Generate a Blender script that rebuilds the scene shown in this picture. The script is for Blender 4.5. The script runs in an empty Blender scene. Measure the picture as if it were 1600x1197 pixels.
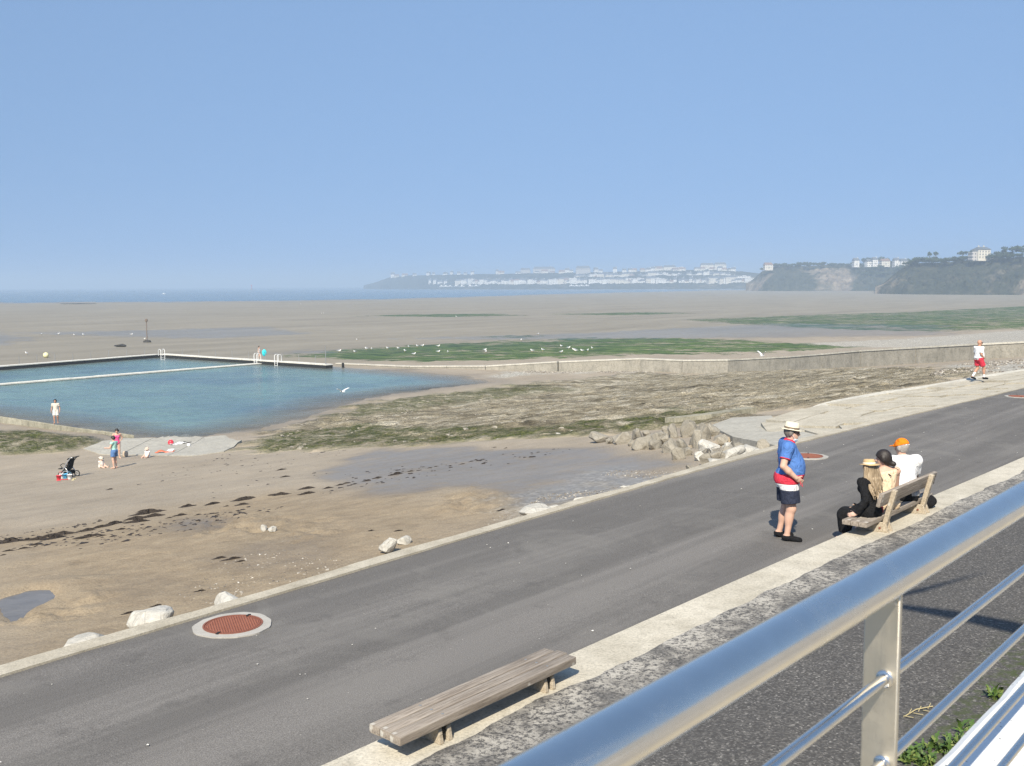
import bpy, bmesh, math, random
import numpy as np
from mathutils import Vector, Matrix

random.seed(7); RNG = np.random.default_rng(7)
scene = bpy.context.scene
C = scene.collection
# ------------------------------------------------------------------ camera, sky, sun, exposure
F = 1600.; CX = 800.; CY = 598.5; HZ = 445.; RO = .005; CH = 3.8
PT = math.atan((CY-HZ)/F)
cam_d = bpy.data.cameras.new('camera'); cam = bpy.data.objects.new('camera', cam_d); C.objects.link(cam)
cam_d.sensor_width = 36; cam_d.lens = 36*F/1600.; cam_d.clip_start = .05; cam_d.clip_end = 40000
cam.matrix_world = Matrix.Translation((0, 0, CH)) @ Matrix.Rotation(math.pi/2-PT, 4, 'X') @ Matrix.Rotation(-RO, 4, 'Z')
cam_d.dof.use_dof = True; cam_d.dof.focus_distance = 15; cam_d.dof.aperture_fstop = 16
scene.camera = cam
SUN_AZ = 191.; SUN_EL = 42.
w = bpy.data.worlds.new('World'); scene.world = w; w.use_nodes = True
nt = w.node_tree; bg = nt.nodes['Background']
sky = nt.nodes.new('ShaderNodeTexSky'); sky.sky_type = 'NISHITA'; sky.sun_disc = False
sky.sun_elevation = math.radians(SUN_EL); sky.sun_rotation = math.radians(SUN_AZ)
sky.altitude = 10; sky.air_density = 1.0; sky.dust_density = .35; sky.ozone_density = 2.2
tc_ = nt.nodes.new('ShaderNodeTexCoord'); mp_ = nt.nodes.new('ShaderNodeMapping'); mp_.inputs['Scale'].default_value = (1, 1, .24); mp_.inputs['Location'].default_value = (0, 0, .29)
nt.links.new(tc_.outputs['Generated'], mp_.inputs[0]); nt.links.new(mp_.outputs[0], sky.inputs[0])   # a hazy day: the sky hardly pales towards the horizon
nt.links.new(sky.outputs[0], bg.inputs[0]); bg.inputs[1].default_value = .095
sl = bpy.data.lights.new('sun', 'SUN'); sun = bpy.data.objects.new('sun', sl); C.objects.link(sun)
sl.energy = 4.4; sl.angle = math.radians(.53); sl.color = (1, .91, .76)
a_, e_ = math.radians(SUN_AZ), math.radians(SUN_EL)
SUNV = Vector((math.sin(a_)*math.cos(e_), math.cos(a_)*math.cos(e_), math.sin(e_)))
sun.rotation_euler = SUNV.to_track_quat('Z', 'Y').to_euler(); sun.location = SUNV*60
vs = scene.view_settings; vs.view_transform = 'Standard'; vs.look = 'None'; vs.gamma = 1; vs.use_curve_mapping = False
vs.exposure = .75
cy = scene.cycles; cy.use_denoising = True; cy.denoising_prefilter = 'NONE'; cy.max_bounces = 6; cy.diffuse_bounces = 2; cy.glossy_bounces = 3
cy.transmission_bounces = 3; cy.volume_bounces = 1; cy.transparent_max_bounces = 8; cy.caustics_reflective = False; cy.caustics_refractive = False

# ------------------------------------------------------------------ coordinates
def ray(px, py):
    a = (px-CX)/F; b = -(py-CY)/F
    x = a*math.cos(RO)+b*math.sin(RO); v = -a*math.sin(RO)+b*math.cos(RO)
    return np.array([x, math.cos(PT)+v*math.sin(PT), -math.sin(PT)+v*math.cos(PT)])
def at_z(px, py, z):
    r = ray(px, py); return np.array([0, 0, CH])+r*(z-CH)/r[2]
def at_d(px, py, d):
    r = ray(px, py); return np.array([0, 0, CH])+r*d/r[1]
AZ = math.radians(40.6); SA, CA = math.sin(AZ), math.cos(AZ)   # s runs along the road, p out to sea
def sp(x, y): return x*SA+y*CA, -x*CA+y*SA
def W(s, p, z=0.): return (s*SA-p*CA, s*CA+p*SA, z)
def hsh(ix, iy, seed):
    n = (ix.astype(np.int64)*374761393+iy.astype(np.int64)*668265263+seed*982451653) & 0x7fffffff
    n = ((n ^ (n >> 13))*1274126177) & 0x7fffffff
    n = n ^ (n >> 16)
    return (n & 0xffff)/65535.
def vnoise(x, y, seed=0):
    x = np.asarray(x, float); y = np.asarray(y, float)
    ix = np.floor(x); iy = np.floor(y); fx = x-ix; fy = y-iy
    fx = fx*fx*(3-2*fx); fy = fy*fy*(3-2*fy); ix = ix.astype(np.int64); iy = iy.astype(np.int64)
    return ((hsh(ix, iy, seed)*(1-fx)+hsh(ix+1, iy, seed)*fx)*(1-fy) + (hsh(ix, iy+1, seed)*(1-fx)+hsh(ix+1, iy+1, seed)*fx)*fy)
def fbm(x, y, oc=4, seed=0):
    t = 0.; a = .5; x = np.asarray(x, float); y = np.asarray(y, float)
    for i in range(oc):
        t = t+a*vnoise(x, y, seed+i*17); x = x*2.03+11.3; y = y*2.03+5.7; a *= .5
    return t/(1-.5**oc)
def sstep(a, b, x): t = np.clip((x-a)/(b-a), 0, 1); return t*t*(3-2*t)
PPX = [0, 10.7, 13, 30, 45, 58, 75, 100, 200, 5000]; PZZ = [-.3, -.45, -.85, -3.0, -4.95, -6.25, -6.42, -6.6, -7.2, -7.4]
def H0(p): return np.interp(p, PPX, PZZ)
def gr(px, py, dz=0.):
    r = ray(px, py); T = np.geomspace(3, 9000, 3000)
    f = CH+r[2]*T-(H0(sp(r[0]*T, r[1]*T)[1])+dz); i = int(np.argmax(f < 0))
    lo, hi = T[i-1], T[i]
    for _ in range(30):
        m = (lo+hi)/2
        if CH+r[2]*m-(H0(sp(r[0]*m, r[1]*m)[1])+dz) < 0: hi = m
        else: lo = m
    return np.array([0, 0, CH])+r*hi
def gsp(px, py, dz=0.): q = gr(px, py, dz); return sp(q[0], q[1])
def smooth_curve(xs, ys):
    X = np.linspace(xs[0], xs[-1], 400); Y = np.interp(X, xs, ys); k = np.ones(31)/31
    Y2 = np.convolve(np.pad(Y, 15, mode='edge'), k, mode='valid'); return lambda q: np.interp(q, X, Y2)
kerb_p = smooth_curve([-40, 4, 9, 14, 21.5, 29, 40, 60, 100], [9.2, 10.08, 10.33, 10.45, 10.62, 10.35, 9.85, 8.9, 6.8])
strip_p = smooth_curve([-40, 5, 14, 20, 30, 60, 100], [5.9, 5.9, 5.82, 5.6, 5.45, 5.0, 3.4])

# ------------------------------------------------------------------ mesh helpers
def link(o, parent=None):
    C.objects.link(o)
    if parent is not None: o.parent = parent
    return o
def mesh_obj(name, v, f, mat, parent=None, smooth=False, loc=None):
    me = bpy.data.meshes.new(name)
    me.from_pydata([tuple(map(float, q)) for q in v], [], [tuple(map(int, q)) for q in f]); me.update()
    if mat is not None: me.materials.append(mat)
    if smooth: me.polygons.foreach_set('use_smooth', [True]*len(me.polygons))
    o = bpy.data.objects.new(name, me); link(o, parent)
    if loc is not None: o.location = loc
    return o
def empty(name, loc=(0, 0, 0), rz=0.):
    o = bpy.data.objects.new(name, None); o.empty_display_size = .1; o.location = loc; o.rotation_euler = (0, 0, rz); return link(o)
def tag(o, label=None, cat=None, group=None, kind=None):
    if label: o['label'] = label
    if cat: o['category'] = cat
    if group: o['group'] = group
    if kind: o['kind'] = kind
    return o
def copy_tree(o, parent=None):
    c = o.copy(); link(c, parent)
    for ch in o.children: copy_tree(ch, c)
    return c
class MB:
    def __init__(self): self.v = []; self.f = []
    def add(self, v, f):
        n = len(self.v); self.v += [tuple(q) for q in v]; self.f += [tuple(i+n for i in q) for q in f]; return self
    def box(self, c, s, R=None, top=1.):
        hx, hy, hz = s[0]/2, s[1]/2, s[2]/2
        P = [(-hx, -hy, -hz), (hx, -hy, -hz), (hx, hy, -hz), (-hx, hy, -hz), (-hx*top, -hy*top, hz), (hx*top, -hy*top, hz), (hx*top, hy*top, hz), (-hx*top, hy*top, hz)]
        if R is not None: P = [tuple(R @ Vector(q)) for q in P]
        return self.add([(q[0]+c[0], q[1]+c[1], q[2]+c[2]) for q in P], [(3, 2, 1, 0), (4, 5, 6, 7), (0, 1, 5, 4), (1, 2, 6, 5), (2, 3, 7, 6), (3, 0, 4, 7)])
    def hexa(self, P): return self.add(P, [(3, 2, 1, 0), (4, 5, 6, 7), (0, 1, 5, 4), (1, 2, 6, 5), (2, 3, 7, 6), (3, 0, 4, 7)])
    def tube(self, path, r, n=10, cap=True):
        path = [Vector(q) for q in path]; m = len(path)
        rs = list(r) if hasattr(r, '__len__') else [r]*m
        V = []; Fc = []; prev = None
        for i, q in enumerate(path):
            d = (path[min(i+1, m-1)]-path[max(i-1, 0)]).normalized()
            if prev is None: u = d.orthogonal().normalized()
            else: u = (prev-d*prev.dot(d)).normalized()
            prev = u; wv = d.cross(u)
            for k in range(n):
                a = 2*math.pi*k/n; V.append(q+(u*math.cos(a)+wv*math.sin(a))*rs[i])
        for i in range(m-1):
            for k in range(n):
                k2 = (k+1) % n; Fc.append((i*n+k, i*n+k2, (i+1)*n+k2, (i+1)*n+k))
        if cap: Fc.append(tuple(range(n-1, -1, -1))); Fc.append(tuple(range((m-1)*n, m*n)))
        return self.add(V, Fc)
    def lathe(self, prof, n=24, c=(0, 0, 0), R=None, close=True):
        V = []; m = len(prof)
        for r, z in prof:
            for k in range(n):
                a = 2*math.pi*k/n; q = Vector((r*math.cos(a), r*math.sin(a), z))
                if R is not None: q = R @ q
                V.append((q[0]+c[0], q[1]+c[1], q[2]+c[2]))
        Fc = [(i*n+k, i*n+(k+1) % n, (i+1)*n+(k+1) % n, (i+1)*n+k) for i in range(m-1) for k in range(n)]
        if close: Fc.append(tuple(range(n-1, -1, -1))); Fc.append(tuple(range((m-1)*n, m*n)))
        return self.add(V, Fc)
    def ball(self, c, r, n=12, m=8):
        prof = [(math.cos(-math.pi/2+math.pi*(i+.02)/(m+.04)), math.sin(-math.pi/2+math.pi*(i+.02)/(m+.04))) for i in range(m+1)]
        rr = r if hasattr(r, '__len__') else (r, r, r)
        k0 = len(self.v); self.lathe(prof, n)
        for i in range(k0, len(self.v)): q = self.v[i]; self.v[i] = (q[0]*rr[0]+c[0], q[1]*rr[1]+c[1], q[2]*rr[2]+c[2])
        return self
    def build(self, name, mat, parent=None, smooth=False, loc=None): return mesh_obj(name, self.v, self.f, mat, parent, smooth, loc)
def shade_auto(o, ang=35):
    me = o.data; me.polygons.foreach_set('use_smooth', [True]*len(me.polygons))
    try: me.set_sharp_from_angle(angle=math.radians(ang))
    except Exception: pass
def bevel(o, wd, seg=2):
    bm = bmesh.new(); bm.from_mesh(o.data)
    bmesh.ops.bevel(bm, geom=bm.edges[:], offset=wd, segments=seg, affect='EDGES', profile=.6)
    bm.to_mesh(o.data); bm.free(); shade_auto(o, 40); return o

# ------------------------------------------------------------------ material helpers
class M:
    def __init__(self, name, rough=.8, metal=0., spec=None):
        self.m = bpy.data.materials.new(name); self.m.use_nodes = True; self.nt = self.m.node_tree
        self.b = self.nt.nodes['Principled BSDF']; self.b.inputs['Roughness'].default_value = rough; self.b.inputs['Metallic'].default_value = metal
        if spec is not None: self.b.inputs['Specular IOR Level'].default_value = spec
        self._pos = self._obj = None
    def n(self, t, **kw):
        q = self.nt.nodes.new('ShaderNode'+t)
        for k, v in kw.items(): setattr(q, k, v)
        return q
    def L(self, a, b): self.nt.links.new(a, b)
    def pos(self):
        if not self._pos: self._pos = self.n('NewGeometry').outputs['Position']
        return self._pos
    def obj(self):
        if not self._obj: self._obj = self.n('TexCoord').outputs['Object']
        return self._obj
    def rnd(self): return self.n('ObjectInfo').outputs['Random']
    def attr(self, name): return self.n('Attribute', attribute_name=name).outputs['Fac']
    def mapv(self, vec, scale=(1, 1, 1), rot=(0, 0, 0)):
        q = self.n('Mapping'); self.L(vec, q.inputs[0]); q.inputs['Scale'].default_value = scale; q.inputs['Rotation'].default_value = rot; return q.outputs[0]
    def along(self, sa, spx):   # coordinates stretched along the road
        return self.mapv(self.mapv(self.pos(), rot=(0, 0, -(math.pi/2-AZ))), scale=(sa, spx, 1))
    def noise(self, vec, scale, detail=4, rough=.55, dist=0.):
        q = self.n('TexNoise'); self.L(vec, q.inputs['Vector']); q.inputs['Scale'].default_value = scale; q.inputs['Detail'].default_value = detail
        q.inputs['Roughness'].default_value = rough; q.inputs['Distortion'].default_value = dist; return q.outputs['Fac']
    def voro(self, vec, scale, out='Distance', feat='F1'):
        q = self.n('TexVoronoi', feature=feat); self.L(vec, q.inputs['Vector']); q.inputs['Scale'].default_value = scale; return q.outputs[out]
    def ramp(self, fac, stops, interp='LINEAR'):
        q = self.n('ValToRGB'); self.L(fac, q.inputs[0]); cr = q.color_ramp; cr.interpolation = interp
        while len(cr.elements) < len(stops): cr.elements.new(.5)
        for e, (p, c) in zip(cr.elements, stops):
            e.position = p; e.color = (*c, 1) if hasattr(c, '__len__') else (c, c, c, 1)
        return q.outputs[0]
    def mix(self, fac, a, b, blend='MIX'):
        q = self.n('MixRGB', blend_type=blend)
        for i, x in enumerate((fac, a, b)):
            if hasattr(x, 'links') or hasattr(x, 'is_linked'): self.L(x, q.inputs[i])
            elif hasattr(x, '__len__'): q.inputs[i].default_value = (*x, 1)
            else: q.inputs[i].default_value = x if i == 0 else (x, x, x, 1)
        return q.outputs[0]
    def math(self, op, a, b=0., c=0.):
        q = self.n('Math', operation=op)
        for i, x in enumerate((a, b, c)):
            if hasattr(x, 'is_linked'): self.L(x, q.inputs[i])
            else: q.inputs[i].default_value = x
        return q.outputs[0]
    def col(self, x):
        if hasattr(x, 'is_linked'): self.L(x, self.b.inputs['Base Color'])
        else: self.b.inputs['Base Color'].default_value = (*x, 1)
        return self
    def rough(self, x): self.L(x, self.b.inputs['Roughness']); return self
    def bump(self, h, strength=.3, dist=.02):
        q = self.n('Bump'); self.L(h, q.inputs['Height']); q.inputs['Strength'].default_value = strength; q.inputs['Distance'].default_value = dist
        if self.b.inputs['Normal'].is_linked: self.L(self.b.inputs['Normal'].links[0].from_socket, q.inputs['Normal'])
        self.L(q.outputs[0], self.b.inputs['Normal']); return self
_mc = {}
def plain(name, c, rough=.75, metal=0., var=.12, scale=6., bump=0.):
    if name in _mc: return _mc[name]
    m = M(name, rough, metal); n = m.noise(m.obj(), scale, 5, .6)
    m.col(m.mix(n, tuple(x*(1-var) for x in c), tuple(min(1, x*(1+var)) for x in c)))
    if bump: m.bump(n, .5, bump)
    _mc[name] = m.m; return m.m
def cloth(name, c, rough=.9):
    if name in _mc: return _mc[name]
    m = M(name, rough, spec=.15); n = m.noise(m.mapv(m.obj(), (1, 1, .6)), 11, 4, .55, 1.2); n2 = m.noise(m.obj(), 130, 2)
    m.col(m.mix(n, tuple(x*.82 for x in c), tuple(min(1, x*1.1) for x in c))).bump(n, .9, .05).bump(n2, .15, .002)
    _mc[name] = m.m; return m.m
def skin(name, c):
    if name in _mc: return _mc[name]
    m = M(name, .55, spec=.3); n = m.noise(m.obj(), 12, 4, .6)
    m.col(m.mix(n, tuple(x*.86 for x in c), tuple(min(1, x*1.1) for x in (c[0], c[1]*.97, c[2]*.95)))).bump(m.noise(m.obj(), 60, 3), .1, .004)
    m.b.inputs['Subsurface Weight'].default_value = .0
    _mc[name] = m.m; return m.m

# asphalt of the sea-front road
m = M('road_asphalt', .9, spec=.2)
st = m.noise(m.along(.045, 1.1), 1.0, 5, .6, .3); st2 = m.noise(m.along(.35, 1.0), .9, 5, .6); fine = m.noise(m.pos(), 95, 3, .7); fl = m.voro(m.pos(), 55)
base = m.ramp(st, [(.30, (.094, .088, .081)), (.48, (.124, .117, .108)), (.62, (.185, .174, .160))])
base = m.mix(m.math('MULTIPLY', st2, .45), base, (.165, .157, .148))
base = m.mix(.75, base, m.ramp(fine, [(.3, .45), (.5, .95), (.72, 1.75)]), 'MULTIPLY')
base = m.mix(m.ramp(m.voro(m.pos(), 5.2), [(.0, .7), (.030, .5), (.045, 0)]), base, (.5, .48, .43))
ck = m.voro(m.mapv(m.pos(), (1, 1, 1)), .33, 'Distance', 'DISTANCE_TO_EDGE'); wr = m.noise(m.pos(), .55, 6, .68, .6); base = m.mix(m.math('MULTIPLY', m.ramp(wr, [(.52, 0), (.66, 1)]), .45), base, (.20, .19, .172)); base = m.mix(m.math('MULTIPLY', m.ramp(m.noise(m.pos(), 1.7, 5, .7), [(.58, 0), (.70, 1)]), .35), base, (.055, .052, .05))
m.col(base).bump(fine, .7, .008); MAT_ROAD = m.m
# coarse tar-bound slope under the railing
m = M('slope_asphalt', .85, spec=.25)
g = m.voro(m.pos(), 62, 'Color'); gd = m.voro(m.pos(), 62); big = m.noise(m.pos(), .7, 5, .6); n3 = m.noise(m.pos(), 260, 2)
gg = m.n('SeparateColor'); m.L(g, gg.inputs[0])
base = m.ramp(gg.outputs[0], [(.0, (.045, .043, .041)), (.55, (.088, .084, .080)), (.86, (.15, .143, .132)), (.97, (.22, .21, .195)), (1., (.36, .345, .315))])
base = m.mix(m.math('MULTIPLY', big, .7), base, (.075, .072, .068))
lich = m.attr('lichen'); ln = m.noise(m.pos(), 2.2, 5, .65, .4); lf = m.noise(m.pos(), 24, 5, .75)
lm = m.math('MULTIPLY', lich, m.ramp(ln, [(.38, .15), (.58, 1)])); lm = m.math('MULTIPLY', lm, m.ramp(lf, [(.44, 0), (.52, 1)]))
base = m.mix(lm, base, m.mix(ln, (.40, .37, .31), (.52, .49, .43)))
moss = m.math('MULTIPLY', m.attr('moss'), m.ramp(m.noise(m.pos(), 11, 4, .65), [(.45, 0), (.62, 1)])); base = m.mix(moss, base, (.06, .075, .03))
m.col(base).bump(gd, .6, .006).bump(n3, .2, .002); MAT_SLOPE = m.m
def concrete(name, lo, hi, sc=1., spots=.0, grain=60, dark=.5):
    m = M(name, .9, spec=.2); a = m.noise(m.pos(), 1.3*sc, 6, .65, .3); b = m.noise(m.pos(), grain*sc, 3, .7); st = m.noise(m.mapv(m.pos(), (1, 1, .25)), 5*sc, 5, .7)
    c = m.ramp(a, [(.3, lo), (.66, hi)]); c = m.mix(.75, c, m.ramp(b, [(.28, .62), (.5, 1.), (.74, 1.22)]), 'MULTIPLY')
    c = m.mix(m.math('MULTIPLY', m.ramp(st, [(.5, 0), (.75, 1)]), dark), c, tuple(x*.62 for x in lo))
    if spots: c = m.mix(m.math('MULTIPLY', m.ramp(m.noise(m.pos(), 42*sc, 3, .6), [(.60, 0), (.66, 1)]), spots), c, (.06, .06, .055))
    m.col(c).bump(b, .45, .012/sc).bump(a, .25, .06/sc); return m.m
MAT_STRIP = concrete('pebbled_concrete', (.40, .365, .29), (.56, .52, .43), 1., .35, 32)
MAT_KERB = concrete('kerb_concrete', (.34, .305, .235), (.48, .44, .355), 1., .15, 40)
MAT_SLAB = concrete('revetment_stone', (.37, .335, .26), (.50, .46, .37), 1., .1, 22, .6)
MAT_WALL = concrete('seawall_concrete', (.25, .235, .195), (.36, .335, .28), .6, 0, 12, .7)
MAT_CAP = concrete('coping_concrete', (.42, .40, .34), (.58, .55, .47), .6, 0, 12, .3)
MAT_POOLTOP = concrete('pool_coping', (.58, .56, .49), (.72, .69, .62), .5, 0, 10, .35)
MAT_BLOCK = concrete('algae_block', (.20, .19, .14), (.34, .32, .25), 1.2, 0, 10, .8)
MAT_RAMP = concrete('ramp_concrete', (.34, .32, .27), (.42, .40, .34), .6, .1, 10, .3)
MAT_DARK = plain('wet_black_face', (.012, .012, .011), .9)
MAT_COLLAR = concrete('collar_mortar', (.34, .325, .29), (.43, .41, .37), 2., 0, 60, .2)
# white painted coping
m = M('white_paint', .55); a = m.noise(m.pos(), 9, 5, .65); sp_ = m.voro(m.pos(), 75); b = m.noise(m.pos(), 26, 4, .6)
c = m.mix(a, (.72, .72, .70), (.82, .82, .80)); c = m.mix(m.math('MULTIPLY', m.ramp(sp_, [(.16, 1), (.26, 0)]), m.ramp(b, [(.55, 0), (.63, 1)])), c, (.05, .05, .045))
m.col(c).bump(a, .3, .01); MAT_WHITE = m.m
m = M('parapet_render', .85); a = m.noise(m.pos(), 14, 5, .65); m.col(m.mix(a, (.36, .31, .22), (.5, .45, .35))).bump(a, .4, .01); MAT_RENDER = m.m
# stainless steel
def steel(name, r0, r1, c=(.60, .59, .56)):
    m = M(name, .2, 1.); a = m.noise(m.mapv(m.obj(), (60, 60, 1.5)), 6, 3, .6); b = m.noise(m.obj(), 30, 4, .6)
    m.col(m.mix(b, tuple(x*.9 for x in c), tuple(min(1, x*1.06) for x in c)))
    mr = m.n('MapRange'); m.L(a, mr.inputs[0]); mr.inputs[3].default_value = r0; mr.inputs[4].default_value = r1; sm_ = m.noise(m.obj(), 7, 6, .7, .5); m.rough(m.math('ADD', mr.outputs[0], m.math('MULTIPLY', m.ramp(sm_, [(.48, 0), (.68, 1)]), .16))); m.bump(a, .02, .001); return m.m
MAT_STEEL = steel('stainless_tube', .10, .24, (.74, .72, .68)); MAT_ROD = steel('stainless_rod', .10, .22, (.66, .65, .63)); MAT_POST = steel('stainless_flat_bar', .40, .58, (.60, .55, .45))
# weathered timber
def timber(name, lo, hi):
    m = M(name, .85, spec=.2); v = m.mapv(m.obj(), (1.2, 22, 22)); a = m.noise(v, 1.6, 6, .7, .6); b = m.noise(m.mapv(m.obj(), (3, 70, 70)), 2, 4, .7); r = m.rnd()
    c = m.ramp(a, [(.28, tuple(x*.55 for x in lo)), (.42, lo), (.62, hi), (.8, tuple(min(1, x*1.15) for x in hi))])
    c = m.mix(.6, c, m.ramp(b, [(.3, .5), (.5, 1.), (.7, 1.25)]), 'MULTIPLY'); c = m.mix(m.math('MULTIPLY', r, .25), c, tuple(x*.7 for x in hi))
    sv_ = m.voro(m.obj(), 5.5); c = m.mix(m.math('MULTIPLY', m.ramp(sv_, [(.10, 1), (.17, 0)]), .75), c, (.55, .53, .47)); m.col(c).bump(a, .7, .014).bump(b, .5, .005); return m.m
MAT_WOOD = timber('grey_weathered_oak', (.22, .185, .15), (.36, .315, .265)); MAT_WOOD2 = timber('pale_post_oak', (.38, .32, .235), (.52, .45, .35))
m = M('rust', .75, .2); a = m.noise(m.obj(), 9, 5, .65); m.col(m.mix(a, (.17, .055, .032), (.29, .115, .075))).bump(a, .3, .01); MAT_RUST = m.m
def stone(name, lo, hi, sc=2.):
    m = M(name, .9, spec=.2); a = m.noise(m.obj(), sc, 6, .65, .5); b = m.noise(m.obj(), sc*7, 5, .7); cr = m.voro(m.mapv(m.obj(), (1, 1.6, 1)), sc*1.3, 'Distance', 'DISTANCE_TO_EDGE')
    c = m.ramp(a, [(.28, lo), (.7, hi)]); c = m.mix(.7, c, m.ramp(b, [(.25, .62), (.5, 1.), (.75, 1.22)]), 'MULTIPLY'); c = m.mix(m.ramp(cr, [(0, .5), (.03, 0)]), c, tuple(x*.5 for x in lo))
    c = m.mix(m.math('MULTIPLY', m.rnd(), .35), c, tuple(x*.6 for x in lo)); m.col(c).bump(a, .6, .08).bump(b, .5, .02); return m.m
MAT_LIME = stone('white_limestone', (.40, .385, .34), (.56, .54, .485)); MAT_GRAN = stone('riprap_granite', (.22, .20, .16), (.36, .33, .27)); MAT_DKROCK = stone('dark_rock', (.035, .033, .03), (.08, .075, .065))
m = M('seaweed', .7); a = m.noise(m.obj(), 14, 4); m.col(m.mix(a, (.010, .007, .005), (.045, .030, .018))).bump(a, .9, .05); MAT_WEED = m.m
m = M('pebble_mix', .85); v = m.voro(m.pos(), 7, 'Color'); q = m.n('SeparateColor'); m.L(v, q.inputs[0]); m.col(m.ramp(q.outputs[0], [(0, (.10, .085, .07)), (.5, (.22, .19, .15)), (.85, (.33, .30, .25)), (1, (.55, .52, .46))])); MAT_PEB = m.m
MAT_SHELL = plain('shell_white', (.62, .60, .55), .7)

# the shore: sand, wet sand, rock platform, green weed, shingle and tidal flat on one sheet
m = M('shore_ground', .92, spec=.25); P = m.pos()
n1 = m.noise(P, .16, 6, .6); n2 = m.noise(P, 1.9, 6, .65); n3 = m.noise(P, 26, 4, .7); n4 = m.noise(m.along(.02, .10), 1., 6, .62, .4); n5 = m.noise(m.along(.12, .5), 1., 5, .65, .3)
wet, rock, alg, grav, brown, flat, pud = [m.attr(k) for k in ('wet', 'rock', 'algae', 'gravel', 'brown', 'flat', 'puddle')]
sand = m.ramp(n1, [(.3, (.275, .232, .175)), (.7, (.335, .285, .217))])
sand = m.mix(brown, sand, m.ramp(n2, [(.3, (.232, .180, .118)), (.7, (.32, .255, .170))]))
sand = m.mix(.8, sand, m.ramp(n3, [(.3, .6), (.5, 1.), (.72, 1.25)]), 'MULTIPLY'); sand = m.mix(.5, sand, m.ramp(m.noise(m.along(.5, 1.3), 1., 6, .7, .4), [(.3, .72), (.5, 1.), (.7, 1.16)]), 'MULTIPLY')
flatc = m.ramp(n4, [(.32, (.225, .195, .140)), (.5, (.270, .236, .172)), (.68, (.305, .268, .200))])
flatc = m.mix(.5, flatc, m.ramp(n5, [(.3, .8), (.7, 1.15)]), 'MULTIPLY')
c = m.mix(flat, sand, flatc)
speck = m.ramp(m.voro(P, 3.1), [(.0, 1), (.035, 1), (.05, 0)]); speck2 = m.ramp(m.voro(P, 2.3), [(.03, 1), (.055, 0)])
c = m.mix(m.math('MULTIPLY', speck, .7), c, (.6, .57, .5)); c = m.mix(m.math('MULTIPLY', speck2, .7), c, (.07, .055, .04))
gv = m.voro(P, 9, 'Color'); gs = m.n('SeparateColor'); m.L(gv, gs.inputs[0])
c = m.mix(grav, c, m.ramp(gs.outputs[0], [(0, (.17, .155, .125)), (.4, (.31, .29, .24)), (.75, (.42, .395, .335)), (1, (.62, .6, .54))]))
r1 = m.noise(m.mapv(P, (.22, .95, 1.2)), .9, 8, .70, .5); r2 = m.noise(m.mapv(P, (.45, 1.25, 1)), 3.0, 6, .72); r3 = m.noise(P, 12, 5, .7)
rc = m.ramp(r1, [(.30, (.05, .042, .026)), (.38, (.16, .135, .085)), (.47, (.285, .245, .165)), (.56, (.40, .35, .25)), (.62, (.55, .50, .39)), (.70, (.32, .28, .195))])
rc = m.mix(.9, rc, m.ramp(r2, [(.32, .30), (.45, 1.), (.70, 1.4)]), 'MULTIPLY'); rc = m.mix(.75, rc, m.ramp(r3, [(.34, .4), (.5, 1.), (.70, 1.4)]), 'MULTIPLY')
c = m.mix(rock, c, rc)
an = m.noise(P, .9, 6, .7, .3); af = m.noise(P, 7, 4, .7)
an2 = m.noise(m.mapv(P, (.6, 1.7, 1)), 1.6, 6, .72); amask = m.math('MULTIPLY', m.math('MULTIPLY', alg, m.ramp(an, [(.36, 0), (.52, 1)])), m.ramp(an2, [(.38, .3), (.53, 1)]))
c = m.mix(amask, c, m.ramp(af, [(.32, (.022, .032, .008)), (.5, (.075, .088, .022)), (.68, (.18, .19, .055))]))
fw = m.attr('flatweed'); fa = m.noise(m.mapv(P, (.10, .45, 1)), 1.0, 7, .72, .4); fmask = m.math('MULTIPLY', m.ramp(m.math('ADD', fa, m.math('MULTIPLY', m.math('SUBTRACT', fw, .5), .20)), [(.545, 0), (.60, 1)]), m.ramp(fw, [(.02, 0), (.15, 1)]))
fcol = m.ramp(m.noise(m.mapv(P, (.25, .9, 1)), 1.0, 6, .72), [(.34, (.018, .034, .011)), (.47, (.048, .085, .022)), (.58, (.10, .15, .035)), (.68, (.22, .24, .11))])
c = m.mix(fmask, c, fcol)
wn = m.noise(P, 1.1, 5, .6); wm = m.math('MULTIPLY', wet, m.ramp(wn, [(.22, .55), (.5, 1)]))
c = m.mix(wm, c, m.mix(1., c, (.70, .69, .68), 'MULTIPLY'))
m.col(c)
rg = m.math('SUBTRACT', .92, m.math('MULTIPLY', wm, .56)); rg = m.math('SUBTRACT', rg, m.math('MULTIPLY', flat, .12)); m.rough(rg)
bh = m.math('MULTIPLY', m.math('SUBTRACT', 1., wm), n3)
fp = m.math('MULTIPLY', m.math('SUBTRACT', 1., m.math('MAXIMUM', wm, m.math('MAXIMUM', rock, flat))), m.ramp(m.voro(P, 2.1), [(.10, 0), (.22, 1)])); m.bump(m.math('MULTIPLY', fp, 1.), .35, .03); m.bump(bh, .45, .03).bump(m.math('MULTIPLY', rock, r2), 1., .4).bump(m.math('MULTIPLY', rock, r1), .8, .5).bump(m.math('MULTIPLY', brown, n2), .5, .10).bump(m.math('MULTIPLY', fmask, fa), .6, .3)
MAT_SHORE = m.m

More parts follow.
